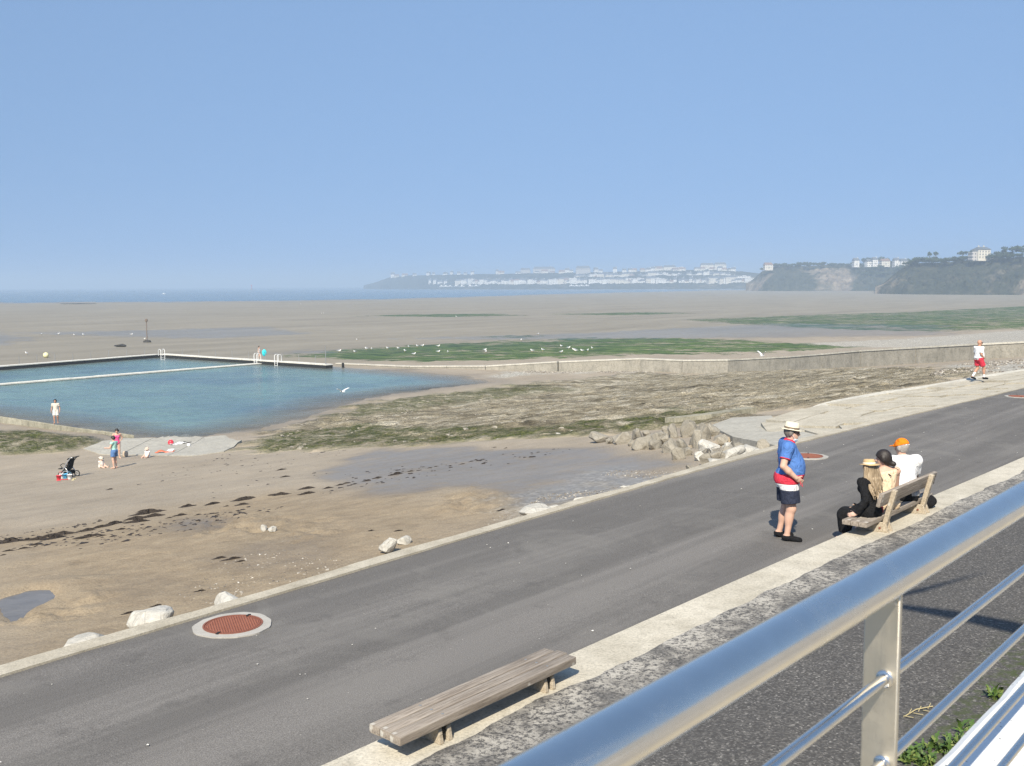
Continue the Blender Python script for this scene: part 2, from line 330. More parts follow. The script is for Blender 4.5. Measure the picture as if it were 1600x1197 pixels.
# water
def water(name, deep, shallow, sc, bumpd, depth=True):
    m = M(name, .2, spec=.25); P = m.pos(); a = m.noise(m.mapv(P, (sc*.5, sc, 1)), 1, 5, .65, .4); b = m.noise(P, .06, 5, .6); cc = m.noise(m.mapv(P, (sc*.18, sc*.36, 1)), 1, 3, .6)
    c = m.mix(m.ramp(b, [(.40, 0), (.62, 1)]), tuple(x*1.08 for x in deep), (deep[0]*.62, deep[1]*.66, deep[2]*.84)); c = m.mix(.5, c, m.ramp(a, [(.3, .55), (.7, 1.45)]), 'MULTIPLY')
    if depth:
        d = m.attr('depth'); c = m.mix(m.ramp(d, [(.0, 0), (.85, 1)]), shallow, c)
        al = m.ramp(d, [(0, .12), (.25, .6), (.75, 1)]); m.L(al, m.b.inputs['Alpha'])
    m.col(c).bump(a, .7, bumpd).bump(cc, .5, bumpd*2); return m.m
MAT_POOL = water('pool_water', (.108, .182, .165), (.22, .20, .15), 1.1, .45)
MAT_SEA = water('sea_water', (.075, .125, .145), (.2, .2, .18), .22, .6, False)
MAT_PUDDLE = water('puddle_water', (.16, .145, .12), (.2, .18, .14), 4., .002, False)

# ------------------------------------------------------------------ the shore sheet
def poly(pxs, z=None): return np.array([(sp(*at_z(x, y, z)[:2]) if z is not None else gsp(x, y)) for x, y in pxs])
def sdist(S, P, pl, margin=8.):
    out = np.full(S.shape, -1e3); lo = pl.min(0)-margin; hi = pl.max(0)+margin
    k = (S > lo[0]) & (S < hi[0]) & (P > lo[1]) & (P < hi[1])
    s = S[k]; p = P[k]
    if s.size == 0: return out
    d = np.full(s.shape, 1e9); ins = np.zeros(s.shape, bool); n = len(pl)
    for i in range(n):
        a = pl[i]; b = pl[(i+1) % n]; e = b-a; L2 = (e**2).sum()+1e-12
        t = np.clip(((s-a[0])*e[0]+(p-a[1])*e[1])/L2, 0, 1); d = np.minimum(d, (s-a[0]-t*e[0])**2+(p-a[1]-t*e[1])**2)
        if a[1] != b[1]:
            c = (a[1] > p) != (b[1] > p); ins ^= c & (s < (b[0]-a[0])*(p-a[1])/(b[1]-a[1])+a[0])
    d = np.sqrt(d); out[k] = np.where(ins, d, -d); return out
POOLZ = -6.5; WALLZ = -5.98
POOL = poly([(-160, 634), (0, 657), (100, 671), (160, 680), (205, 687), (300, 685), (360, 681), (430, 668), (475, 655), (530, 636), (570, 624), (640, 614), (700, 607), (780, 599), (735, 588), (640, 580), (540, 573), (512, 571), (250, 555), (0, 574), (-220, 593)], POOLZ)
PB_ROCK = poly([(370, 696), (430, 672), (505, 652), (560, 634), (640, 622), (760, 610), (860, 596), (980, 584), (1200, 578), (1400, 575), (1490, 577), (1525, 586), (1400, 612), (1250, 638), (1160, 655), (1050, 664), (930, 680), (860, 684), (700, 690), (600, 697), (480, 703), (410, 707)])
PB_ROCK2 = poly([(-60, 700), (-60, 672), (60, 676), (130, 684), (150, 694), (100, 706), (20, 709)])
PB_ALG = poly([(380, 700), (430, 680), (560, 664), (700, 672), (850, 668), (960, 660), (1060, 640), (1140, 650), (1050, 664), (930, 680), (860, 686), (700, 692), (600, 698), (480, 704), (410, 708)])
PB_ALG2 = poly([(480, 655), (560, 632), (700, 612), (830, 600), (900, 610), (760, 630), (640, 645), (560, 655)])
PB_WET = [poly(q) for q in ([(535, 710), (600, 699), (760, 700), (900, 700), (985, 704), (1050, 722), (1075, 736), (1030, 752), (960, 768), (880, 792), (810, 792), (790, 772), (700, 762), (650, 772), (580, 774), (520, 760), (500, 742)],
    [(235, 812), (270, 802), (330, 800), (370, 818), (320, 830), (250, 830)], [(390, 850), (470, 842), (580, 850), (600, 870), (520, 890), (420, 905), (330, 900), (300, 880)], [(640, 855), (740, 835), (860, 818), (900, 800), (820, 800), (700, 830)],
    [(160, 905), (300, 890), (420, 905), (330, 945), (200, 950)])]
PB_WETF = [poly(q) for q in ([(-200, 510), (0, 516), (60, 528), (30, 540), (-100, 545)], [(0, 520), (200, 516), (420, 510), (500, 522), (330, 530), (180, 527)], [(560, 530), (900, 520), (1200, 505), (1500, 508), (1500, 525), (1200, 528), (900, 532)], [(430, 552), (520, 556), (560, 548), (480, 545)])]
PB_BROWN = [poly(q) for q in ([(-100, 1100), (-100, 840), (120, 822), (300, 790), (420, 770), (560, 770), (700, 765), (800, 775), (880, 790), (700, 870), (300, 1000)], )]
PB_DIG = [poly(q) for q in ([(290, 815), (400, 800), (520, 808), (560, 830), (470, 845), (320, 838)], [(640, 775), (740, 762), (800, 772), (780, 800), (690, 806)], [(40, 935), (140, 915), (160, 945), (80, 985), (-20, 985), (-40, 930)])]
PB_HOLE = poly([(-20, 948), (40, 930), (92, 924), (95, 934), (62, 948), (45, 964), (18, 970), (-15, 962)])
PB_GRAV = [poly(q) for q in ([(850, 770), (960, 735), (1080, 735), (1090, 745), (900, 795), (800, 812)], [(1440, 592), (1490, 570), (1700, 553), (1700, 580), (1530, 592)], [(860, 584), (1000, 582), (1060, 578), (1000, 574), (800, 582), (760, 590)], [(1180, 540), (1400, 530), (1640, 512), (1700, 530), (1700, 545), (1400, 543)])]
PB_FW = [poly(q) for q in ([(420, 557), (560, 543), (700, 536), (900, 527), (1100, 528), (1250, 535), (1370, 544), (1200, 553), (1000, 557), (840, 563), (640, 568), (520, 565)], [(540, 494), (640, 491), (780, 490), (830, 493), (700, 496)], [(840, 491), (1000, 488), (1110, 489), (980, 493)],
    [(1050, 500), (1200, 494), (1400, 488), (1640, 476), (1700, 490), (1640, 512), (1450, 520), (1250, 514)], [(690, 528), (800, 524), (930, 523), (820, 529)], [(1250, 449), (1400, 447), (1700, 446), (1700, 453), (1400, 454)])]
FW_AMT = [1.2, 1.2, 1.2, 1.06, 1.2, 1.2]
SEA = -7.55
def shore_r(th):
    xs = np.array([-400, 0, 250, 450, 600, 750, 850, 950, 1200, 1600, 2000]); ys = np.array([474, 473, 471.5, 470, 467.5, 463.5, 460, 457.5, 452, 447, 444])
    rr = []; tt = []
    for x, y in zip(xs, ys): q = at_z(x, y, SEA); rr.append(math.log(math.hypot(q[0], q[1]))); tt.append(math.atan2(q[0], q[1]))
    return np.exp(np.interp(th, tt, rr))
RISE = .45; SLPX = [(1165, 655), (1230, 641), (1300, 627), (1370, 614), (1440, 604), (1510, 592), (1600, 577), (1660, 569), (1800, 549)]
SLIPL = np.array([gsp(x, y, RISE) for x, y in SLPX])
def shore(S, P, X, Y, masks=True):
    Z = H0(P)+0.; R = np.hypot(X, Y); near = np.clip(60/np.maximum(R, 1), 0, 1)
    wob = (fbm(S*.5, P*.5, 4, 3)-.5)
    rock = np.maximum(sstep(-1.2, 1.5, sdist(S, P, PB_ROCK)+wob*5), sstep(-.8, .8, sdist(S, P, PB_ROCK2)+wob*2))
    alg = np.maximum.reduce([sstep(-1., 1.2, sdist(S, P, PB_ALG)+wob*3), .8*sstep(-1., 2., sdist(S, P, PB_ALG2)+wob*4), 1.2*sstep(-.8, .8, sdist(S, P, PB_ROCK2)+wob*2)])
    wet = np.maximum.reduce([a*sstep(-.6, .9, sdist(S, P, q)+wob*2.2) for q, a in zip(PB_WET, (1., .9, .6, .5, .35))]+[.8*sstep(-3, 5, sdist(S, P, q, 20)+wob*14) for q in PB_WETF])
    brown = sstep(-2.5, 2.5, sdist(S, P, PB_BROWN[0])+wob*3); dig = np.maximum.reduce([sstep(-.5, .6, sdist(S, P, q)+wob*1.5) for q in PB_DIG])
    grav = np.maximum.reduce([a*sstep(-1., 1., sdist(S, P, q)+wob*5) for q, a in zip(PB_GRAV, (.45, .9, .9, .8))])
    fw = np.maximum.reduce([a*sstep(-2, 6, sdist(S, P, q, 20)+wob*8) for q, a in zip(PB_FW, FW_AMT)])
    flat = sstep(85, 130, P+ (S-90)*.15)
    Z += (fbm(S*.25, P*.25, 3, 9)-.5)*.18*near+(fbm(S*1.4, P*1.4, 4, 11)-.5)*.05*near*(1-wet)
    Z += dig*((fbm(S*3, P*3, 4, 21)-.47)*.26)
    rid = 1-np.abs(2*fbm(X*.16+wob, Y*.7, 5, 31)-1)
    Z += rock*((rid-.62)*.55+(fbm(X*.9, Y*2.6, 4, 41)-.5)*.34)*sstep(0, .5, rock)
    Z += sstep(.2, .6, fw)*(fbm(S*.3, P*.6, 4, 51)-.4)*.35*np.clip(300/np.maximum(R, 1), 0, 1)
    # dug pool of water
    hd = sdist(S, P, PB_HOLE)+(fbm(S*2, P*2, 3, 61)-.5)*.25
    lvl = H0(np.array(PB_HOLE[:, 1].mean()))
    pud = sstep(-.05, .1, hd); Z = np.where(hd > -1.6, Z*(1-sstep(-1.6, -.2, hd))+sstep(-1.6, -.2, hd)*(np.maximum(Z, lvl+.02)+.015*sstep(-1.2, -.3, hd)), Z); Z = np.where(hd > 0, lvl-.14*sstep(0, .35, hd)+.02, Z)
    # tidal bathing pool
    pd = sdist(S, P, POOL, 14.); pdn = pd+(fbm(S*.35, P*.35, 4, 71)-.5)*2.4*sstep(-8, -1, pd)*(P < 95)
    Z = np.where(pdn > 0, np.minimum(Z, POOLZ-.03-.10*np.minimum(pdn, 15.)), Z)
    Z = np.where((pdn <= 0) & (pdn > -13) & (P < 90), np.maximum(Z, POOLZ+.035*np.minimum(-pdn, 4)), Z)
    wet = np.maximum(wet, .55*sstep(-3.5, -.2, pdn)*(P < 95))
    # tidal flat runs out under the sea
    th = np.arctan2(X, Y); rs = shore_r(th)*(1+(fbm(th*40, np.log(np.maximum(R, 1))*30, 4, 81)-.5)*.12)
    q = R/rs; Z = np.where(R > 250, Z*(1-sstep(.5, .9, q))+sstep(.5, .9, q)*(SEA+.25*(1-q)), Z); Z = np.where(q > 1, SEA-.4*np.minimum(q-1, 1), Z)
    wet = np.maximum(wet, .7*sstep(.82, 1., q)); wet = np.maximum(wet, .35*flat)
    # under the road and under the stone revetment
    kp = kerb_p(S); Z = np.where(P < kp+.1, np.minimum(Z, -.7), Z)
    lp = np.interp(S, SLIPL[:, 0], SLIPL[:, 1]); inn = (S > 27) & (P < lp-.5) ; Z = np.where(inn, Z-.35, Z)
    if not masks: return Z
    return Z, dict(wet=wet, rock=rock, algae=np.clip(alg, 0, 1), gravel=grav, brown=np.maximum(brown, dig), flat=flat, puddle=pud, flatweed=fw), pdn
TH = np.radians(np.linspace(-42, 42, 520)); RR = 8.5*np.exp(np.linspace(0, 1, 780)**1.06*math.log(3600/8.5))
TT, RG = np.meshgrid(TH, RR); X = RG*np.sin(TT); Y = RG*np.cos(TT); S, P_ = sp(X, Y)
Z, MK, _ = shore(S, P_, X, Y)
def grid_mesh(name, X, Y, Z, mat, keep=None, attrs=None, smooth=True, parent=None):
    nr, nc = X.shape; idx = np.arange(nr*nc).reshape(nr, nc)
    q = np.stack([idx[:-1, :-1], idx[:-1, 1:], idx[1:, 1:], idx[1:, :-1]], -1).reshape(-1, 4)
    if keep is not None: q = q[keep.reshape(-1)]
    used = np.unique(q); mp = np.full(nr*nc, -1); mp[used] = np.arange(used.size); q = mp[q]
    V = np.stack([X.ravel()[used], Y.ravel()[used], Z.ravel()[used]], -1)
    me = bpy.data.meshes.new(name); me.vertices.add(len(V)); me.vertices.foreach_set('co', V.ravel()); me.loops.add(q.size); me.loops.foreach_set('vertex_index', q.ravel().astype(np.int32))
    me.polygons.add(len(q)); me.polygons.foreach_set('loop_start', np.arange(0, q.size, 4, dtype=np.int32)); me.polygons.foreach_set('loop_total', np.full(len(q), 4, dtype=np.int32))
    me.update(calc_edges=True); me.validate()
    if smooth: me.polygons.foreach_set('use_smooth', np.ones(len(q), bool))
    for k, a in (attrs or {}).items():
        at = me.attributes.new(k, 'FLOAT', 'POINT'); at.data.foreach_set('value', a.ravel()[used].astype(np.float32))
    me.materials.append(mat); o = bpy.data.objects.new(name, me); link(o, parent); return o
kq = P_ > kerb_p(S)-.6; keep = kq[:-1, :-1] | kq[1:, 1:] | kq[1:, :-1] | kq[:-1, 1:]
beach = grid_mesh('beach', X, Y, Z, MAT_SHORE, keep, MK); tag(beach, 'sandy beach with rock platform and tidal flat', kind='structure')
def ground_z(x, y):
    s, p = sp(x, y); return float(shore(np.array([[s]]), np.array([[p]]), np.array([[x]]), np.array([[y]]), False)[0, 0])
def on_ground(px, py):     # a photo pixel to a point of the shore sheet
    q = gr(px, py); r = ray(px, py)
    for _ in range(4):
        z = ground_z(q[0], q[1]); t = (z-CH)/r[2]; q = np.array([0, 0, CH])+r*t
    return q
# sea
th = np.radians(np.linspace(0, 360, 181)); rr = np.array([0.]+list(np.geomspace(60, 14000, 60))); TT2, RG2 = np.meshgrid(th, rr)
so = grid_mesh('sea', RG2*np.sin(TT2), RG2*np.cos(TT2), np.full(TT2.shape, SEA), MAT_SEA); tag(so, 'calm blue sea at low tide', kind='structure')
# pool water
sg, pg = np.meshgrid(np.arange(18, 104, .7), np.arange(52, 158, .7)); xg, yg = W(sg, pg)[:2]
pd = sdist(sg, pg, POOL, 30.); zt = shore(sg, pg, xg, yg, False); ok = (pd > 0) | ((pd > -4) & (pg < 93)); keep = ok[:-1, :-1] & ok[1:, 1:] & ok[1:, :-1] & ok[:-1, 1:]
pw = grid_mesh('pool_water', xg, yg, np.full(xg.shape, POOLZ), MAT_POOL, keep, dict(depth=np.clip((POOLZ-zt)/.9, 0, 1))); tag(pw, 'teal water of the tidal bathing pool', kind='structure')
# water in the dug hole
hl = float(H0(np.array(PB_HOLE[:, 1].mean())))-.02; c0 = PB_HOLE.mean(0); pts = [W(*(c0+(q-c0)*1.12), hl) for q in PB_HOLE]
o = mesh_obj('puddle', pts, [tuple(range(len(pts)))], MAT_PUDDLE); tag(o, 'still puddle in a hole dug in the sand', kind='structure')

# ------------------------------------------------------------------ road, kerb, strip, slope, parapet
sv = np.concatenate([np.arange(-25, 75, .5)])
def ribbon(name, p0, p1, z0, z1, mat, n=2, zf=None, attrs=None):
    t = np.linspace(0, 1, n); ps = np.array([[p0(s)+(p1(s)-p0(s))*k for k in t] for s in sv]); zs = np.array([[z0+(z1-z0)*k for k in t] for s in sv]); ss = np.repeat(sv[:, None], n, 1)
    if zf is not None: zs = zs+zf(ss, ps)
    x, y, _ = W(ss, ps); return grid_mesh(name, x, y, zs, mat, None, attrs(ss, ps) if attrs else None)
road = ribbon('road', lambda s: strip_p(s)-.05, lambda s: kerb_p(s)+.02, 0, 0, MAT_ROAD, 24, lambda s, p: (fbm(s*.6, p*.6, 3, 5)-.5)*.02); tag(road, 'grey asphalt sea-front road', kind='structure')
def solid_ribbon(name, pa, pb, z0, z1, mat, jag=None):
    V = []; Fc = []
    for s in sv:
        a, b = pa(s), pb(s)
        if jag: b += jag(s)
        V += [W(s, a, z0), W(s, a, z1), W(s, b, z1), W(s, b, z0)]
    for i in range(len(sv)-1):
        for k in range(4): k2 = (k+1) % 4; Fc.append((i*4+k, (i+1)*4+k, (i+1)*4+k2, i*4+k2))
    o = mesh_obj(name, V, Fc, mat); return o
kerb = solid_ribbon('kerb', lambda s: kerb_p(s)+.03*(float(fbm(s*1.7, 3, 3, 4))-.5), lambda s: kerb_p(s)+.15+.16*float(fbm(s*.9, 0, 4, 2)), -1.2, .028, MAT_KERB); bevel_ok = tag(kerb, 'pale concrete kerb between the road and the beach', kind='structure')
strip = solid_ribbon('pavement_strip', lambda s: strip_p(s)-.85, lambda s: strip_p(s), -.2, .22, MAT_STRIP); tag(strip, 'raised pebbled concrete strip between road and slope', kind='structure')
ssv = np.concatenate([np.arange(-8, -1, .2), np.arange(-1, 9, .07), np.arange(9, 24, .1), np.arange(24, 60, .5)]); tq = np.linspace(0, 1, 60)
SS, TQ = np.meshgrid(ssv, tq); PT0 = .50; low = strip_p(SS)-.46+(fbm(SS*.9, SS*0, 4, 91)-.5)*.16+(fbm(SS*5, SS*0, 3, 92)-.5)*.06
PPs = PT0+(low-PT0)*TQ**.8; ZZs = .228+.07*sstep(0., 3., low-PPs)+(fbm(SS*1.1, PPs*1.1, 4, 93)-.5)*.03*sstep(0, .6, low-PPs)
ZZs[-1] = .21; lich = sstep(1.25, .05, low-PPs)*.85+.02; moss = sstep(2.9, 2.3, PPs)
x, y, _ = W(SS, PPs); slope = grid_mesh('asphalt_apron', x, y, ZZs, MAT_SLOPE, None, dict(lichen=lich, moss=moss)); tag(slope, 'coarse dark asphalt apron below the terrace wall', kind='structure')
pb = MB()
def sbox(mb, s0, s1, p0, p1, z0, z1): mb.hexa([W(s0, p0, z0), W(s1, p0, z0), W(s1, p1, z0), W(s0, p1, z0), W(s0, p0, z1), W(s1, p0, z1), W(s1, p1, z1), W(s0, p1, z1)])
par = empty('parapet_wall', W(1, .4, 0)); tag(par, 'low white-edged parapet wall carrying the steel railing', 'wall')
def child_s(name, s0, s1, p0, p1, z0, z1, mat, parent):
    mb = MB(); ox, oy, oz = parent.location; sbox(mb, s0, s1, p0, p1, z0, z1); mb.v = [(a-ox, b-oy, c-oz) for a, b, c in mb.v]; return mb.build(name, mat, parent)
child_s('wall', -6, 12, .06, .52, -.2, 2.93, MAT_RENDER, par)
nsg = 240; V = []; Fc = []
for i in range(nsg):
    s = -2+i*.05; j = (float(fbm(s*6, 1, 4, 95))-.5)*.02; j2 = (float(fbm(s*5, 9, 4, 96))-.5)*.02
    for p, z in ((.425+j2, 2.90), (.425+j2, 2.985), (.53+j, 2.99), (.545+j, 2.98), (.55+j, 2.84)):
        q = W(s, p, z); V.append((q[0]-par.location[0], q[1]-par.location[1], q[2]))
for i in range(nsg-1):
    for k in range(4): Fc.append((i*5+k, i*5+k+1, (i+1)*5+k+1, (i+1)*5+k))
mesh_obj('white_coping', V, Fc, MAT_WHITE, par)
MAT_TERR = concrete('terrace_floor', (.3, .28, .25), (.4, .38, .34))
tf = mesh_obj('terrace', [W(-25, .1, 2.35), W(40, .1, 2.35), W(40, -30, 2.35), W(-25, -30, 2.35)], [(0, 1, 2, 3)], MAT_TERR); tag(tf, 'terrace floor above the slope', kind='structure')

# steel railing on the parapet
ra = empty('steel_railing', W(1.128, .41, 2.99)); tag(ra, 'stainless steel railing with thick round handrail and thin rods', 'railing')
RL = Vector(ra.location); d_s = Vector((SA, CA, 0)); d_p = Vector((-CA, SA, 0)); rot = Matrix((d_s, d_p, Vector((0, 0, 1)))).transposed()
rq = rot.to_4x4()
def rpart(name, mb, mat, parent=ra, smooth=True):
    o = mb.build(name, mat, parent, False); o.matrix_local = rq.copy() if parent is ra else Matrix.Identity(4); shade_auto(o, 40); return o
def axis_tube(r, x0, x1, z, n, y=0.):
    mb = MB(); mb.tube([(x0+(x1-x0)*i/12, y, z) for i in range(13)], r, n); return mb
hz = 3.471-2.99
rpart('handrail', axis_tube(.0230, -6, 11, hz, 48), MAT_STEEL)
rods = []
for k, dz in enumerate((.445, .545, .646, .735)): rods.append(rpart('rod', axis_tube(.0062, -6, 11, CH-dz-2.99+(.000), 20), MAT_ROD))
for s in (-4.5, -3., -1.5, 0., 1.5, 3., 4.5, 6., 7.5, 9.):
    mb = MB(); mb.box((s, .006, (hz-.012)/2), (.008, .040, hz-.012)); po = rpart('post', mb, MAT_POST); bevel(po, .0012, 1)
    for dz in (.445, .545, .646, .735):
        mb = MB(); zc = CH-dz-2.99; mb.lathe([(.0085, -.0075), (.0098, -.0065), (.0098, .0065), (.0085, .0075)], 20, (s, 0, zc), Matrix.Rotation(math.pi/2, 3, 'Y')); rpart('ferrule', mb, MAT_ROD, po)
    mb = MB(); mb.box((s, 0, .004), (.07, .07, .008)); rpart('base_plate', mb, MAT_POST, po)
    mb = MB(); mb.box((s, .003, hz-.0255), (.016, .030, .007), None, .8); bevel(rpart('weld', mb, MAT_POST, po), .002, 2)

# ------------------------------------------------------------------ stone revetment, landing, low walls
REVL = [(26.2, 11.0), (28, 12.2)]+[tuple(gsp(x, y, RISE)) for x, y in SLPX]
rev_p = lambda s: float(np.interp(s, [q[0] for q in REVL], [q[1] for q in REVL]))
rev = empty('stone_revetment', W(45, 15, -1)); tag(rev, 'gently sloping revetment of pale stone slabs beside the road', 'revetment')
def loc_mb(mb, parent): ox, oy, oz = parent.location; mb.v = [(a-ox, b-oy, c-oz) for a, b, c in mb.v]; return mb
rows = [0, .24, .5, .76, 1.]; sedge = [26.6]
while sedge[-1] < 73: sedge.append(sedge[-1]+random.uniform(1.9, 3.4))
for i in range(len(sedge)-1):
    for r in range(4):
        def cn(s, t):
            s2 = s+(t-.5)*1.6+.35*math.sin(i*1.7+r*2.3)*(1 if 0 < t < 1 else 0); s2 = max(s2, 26.3); a = float(kerb_p(s2))+.27; b = max(rev_p(s2)-.05, a+.05); return s2, a+(b-a)*(t)
        t0, t1 = rows[r]+(.03*math.sin(i*2.1+r) if r else 0), rows[r+1]+(.03*math.sin(i*2.1+r+1) if r < 3 else 0); off = (r % 2)*.5*(sedge[i+1]-sedge[i])
        q = [cn(sedge[i]+off, t0), cn(sedge[i+1]+off, t0), cn(sedge[i+1]+off, t1), cn(sedge[i]+off, t1)]
        if q[2][1]-q[1][1] < .25 and q[3][1]-q[0][1] < .25: continue
        cs = sum(a for a, b in q)/4; cp = sum(b for a, b in q)/4; q = [(cs+(a-cs)*.978, cp+(b-cp)*.970) for a, b in q]; dz = random.uniform(-.02, .05)
        zr = [.04+(RISE-.10)*max(0., min(1., (b-float(kerb_p(a))-.3)/max(.5, rev_p(a)-float(kerb_p(a))-.3)))*float(sstep(28, 37, np.array(a))) for a, b in q]
        mb = MB(); mb.hexa([W(a, b, float(H0(b))-.5) for a, b in q]+[W(a, b, float(H0(b))+z_+dz+random.uniform(-.012, .012)) for (a, b), z_ in zip(q, zr)])
        o = loc_mb(mb, rev).build('slab', MAT_SLAB, rev)
mb = MB(); V = []; sx = np.arange(SLIPL[0, 0], 72, 1.2)
for s in sx:
    p = rev_p(s)
    for dp, dz in ((-.25, -.6), (-.25, .06+(RISE-.08)*float(sstep(34, 39, np.array(s)))), (.12, .08+(RISE-.08)*float(sstep(34, 39, np.array(s)))), (.12, -.9)): V.append(W(s, p+dp, float(H0(p))+dz))
mb.add(V, [(i*4+k, (i+1)*4+k, (i+1)*4+(k+1) % 4, i*4+(k+1) % 4) for i in range(len(sx)-1) for k in range(4)]+[(0, 1, 2, 3)]); loc_mb(mb, rev).build('edge_beam', MAT_CAP, rev)
q = [(26.6, 11.1), (SLIPL[0, 0]+.3, float(kerb_p(SLIPL[0, 0]))+.6), (SLIPL[0, 0]+.3, rev_p(SLIPL[0, 0]+.3)-.2), (31, rev_p(31)-.3)]; mb = MB(); mb.hexa([W(a, b, -3.) for a, b in q]+[W(a, b, float(H0(b))+z_) for (a, b), z_ in zip(q, (-.02, -.02, .0, .0))]); loc_mb(mb, rev).build('core', MAT_WALL, rev)
mb = MB(); q = [W(26.4, 11.0, 0), W(31, 14.5, 0), W(37.6, 18.6, 0), W(37.6, 20.3, 0), W(34.2, 19.4, 0), W(29.5, 15.9, 0), W(26.6, 13.0, 0)]
def prism(mb, ring, ztop, zbot): n = len(ring); mb.add([(x, y, ztop(x, y)) for x, y, _ in ring]+[(x, y, zbot) for x, y, _ in ring], [tuple(range(n)), tuple(range(2*n-1, n-1, -1))]+[(i, n+i, n+(i+1) % n, (i+1) % n) for i in range(n)]); return mb
lz = lambda x, y: float(H0(sp(x, y)[1]))+.10
la = prism(mb, q, lz, -3.2).build('concrete_landing', MAT_RAMP); tag(la, 'flat concrete landing between the riprap and the stone slabs', 'landing')
mb = MB(); wl = [tuple(gsp(1048, 664)), tuple(gsp(1105, 658)), tuple(gsp(1176, 647))]; V = []
for s, p in wl:
    b = float(H0(p))
    for dp, z in ((-.18, b-.6), (-.18, b+.30), (.28, b+.30), (.28, b-.6)): V.append(W(s, p+dp, z))
mb.add(V, [(i*4+k, (i+1)*4+k, (i+1)*4+(k+1) % 4, i*4+(k+1) % 4) for i in range(len(wl)-1) for k in range(4)]+[(0, 1, 2, 3), (len(V)-1, len(V)-2, len(V)-3, len(V)-4)])
o = mb.build('low_wall', MAT_BLOCK); tag(o, 'low weathered concrete wall running from riprap to revetment', 'wall')
# breakwater wall, in panels
bwl = [(85.5, 18.0, 1.05), (86, 24.5, 1.3), (91.5, 36.3, 1.55), (97, 46, 1.5), (101, 55, 1.46), (100.8, 66.6, 1.5), (94.6, 73.9, 1.25), (91.3, 82.3, .62), (88.8, 92.7, .32), (88.0, 106, .22)]
bw = empty('breakwater_wall', W(95, 60, -6.4)); tag(bw, 'long grey concrete breakwater wall beyond the rock platform', 'wall')
pts = []
for (a, b) in zip(bwl[:-1], bwl[1:]):
    n = max(1, int(math.hypot(b[0]-a[0], b[1]-a[1])/5.2))
    for k in range(n): t = k/n; pts.append(tuple(a[i]+(b[i]-a[i])*t for i in range(3)))
pts.append(bwl[-1])
for a, b in zip(pts[:-1], pts[1:]):
    d = Vector((b[0]-a[0], b[1]-a[1])).normalized(); nx, ny = -d.y*.28, d.x*.28; g = .03
    za, zb = float(H0(a[1])), float(H0(b[1])); A = (a[0]+d.x*g, a[1]+d.y*g); B = (b[0]-d.x*g, b[1]-d.y*g)
    def ringq(z0, z1, k): return [W(A[0]-nx*k, A[1]-ny*k, z0), W(B[0]-nx*k, B[1]-ny*k, z1), W(B[0]+nx*k, B[1]+ny*k, z1), W(A[0]+nx*k, A[1]+ny*k, z0)]
    mb = MB(); mb.hexa(ringq(za-1, zb-1, 1.)+ringq(za+a[2]-.14, zb+b[2]-.14, 1.)); o = loc_mb(mb, bw).build('wall_panel', MAT_WALL, bw)
    mb = MB(); mb.hexa(ringq(za+a[2]-.14, zb+b[2]-.14, 1.22)+ringq(za+a[2], zb+b[2], 1.22)); mb.v = mb.v; loc_mb(mb, bw).build('coping', MAT_CAP, bw)

# ------------------------------------------------------------------ the bathing pool
def spz(px, py, z): q = at_z(px, py, z); return sp(q[0], q[1])
def pool_wall(name, label, line, ztop, width, side, seg=4., dark=True):
    e = empty(name, W(*line[0], ztop)); tag(e, label, 'pool wall')
    for a, b in zip(line[:-1], line[1:]):
        L = math.hypot(b[0]-a[0], b[1]-a[1]); d = ((b[0]-a[0])/L, (b[1]-a[1])/L); nn = (-d[1]*side, d[0]*side); n = max(1, int(L/seg))
        for k in range(n):
            t0, t1 = k/n*L+.012, (k+1)/n*L-.012; dz = random.uniform(-.02, .02)
            c = lambda t, wd: (a[0]+d[0]*t+nn[0]*wd, a[1]+d[1]*t+nn[1]*wd)
            for nm, w0, w1, z0, z1, mt in (('coping_slab', -.04, width, ztop-.12, ztop, MAT_POOLTOP),)+((('wall_face', 0, width-.05, -8.2, ztop-.12, MAT_DARK),) if dark else ()):
                mb = MB(); r4 = [c(t0, w0), c(t1, w0), c(t1, w1), c(t0, w1)]
                mb.hexa([W(*q, z0) for q in r4]+[W(*q, z1+(dz if nm == 'coping_slab' else 0)) for q in r4]); loc_mb(mb, e).build(nm, mt, e)
    return e
pA, pB, pC = spz(-170, 585, WALLZ), spz(250, 553, WALLZ), spz(510, 569.5, WALLZ)
pool_wall('pool_far_wall', 'white-topped far wall of the bathing pool facing the sea', [pA, pB], WALLZ, 1.1, 1)
pool_wall('pool_end_wall', 'white-topped end wall of the pool with dark wet face and ladders', [pB, pC], WALLZ, 1.1, 1)
mA, mB_ = spz(-170, 614, -6.34), spz(425, 566, -6.34)
pool_wall('pool_divider', 'narrow concrete walkway dividing the bathing pool', [mA, mB_], -6.34, 1.0, 1, 3.)
fl_ = [spz(-90, 638, -6.0), spz(0, 651, -6.0), spz(70, 661, -6.0), spz(120, 668.5, -6.06), spz(165, 674.5, -6.16), spz(210, 680, -6.32)]
fw_ = empty('pool_block_wall', W(*fl_[1], -6)); tag(fw_, 'stained concrete block wall along the near side of the pool', 'wall')
zt_ = [-6.0, -6.0, -6.0, -6.06, -6.16, -6.32]
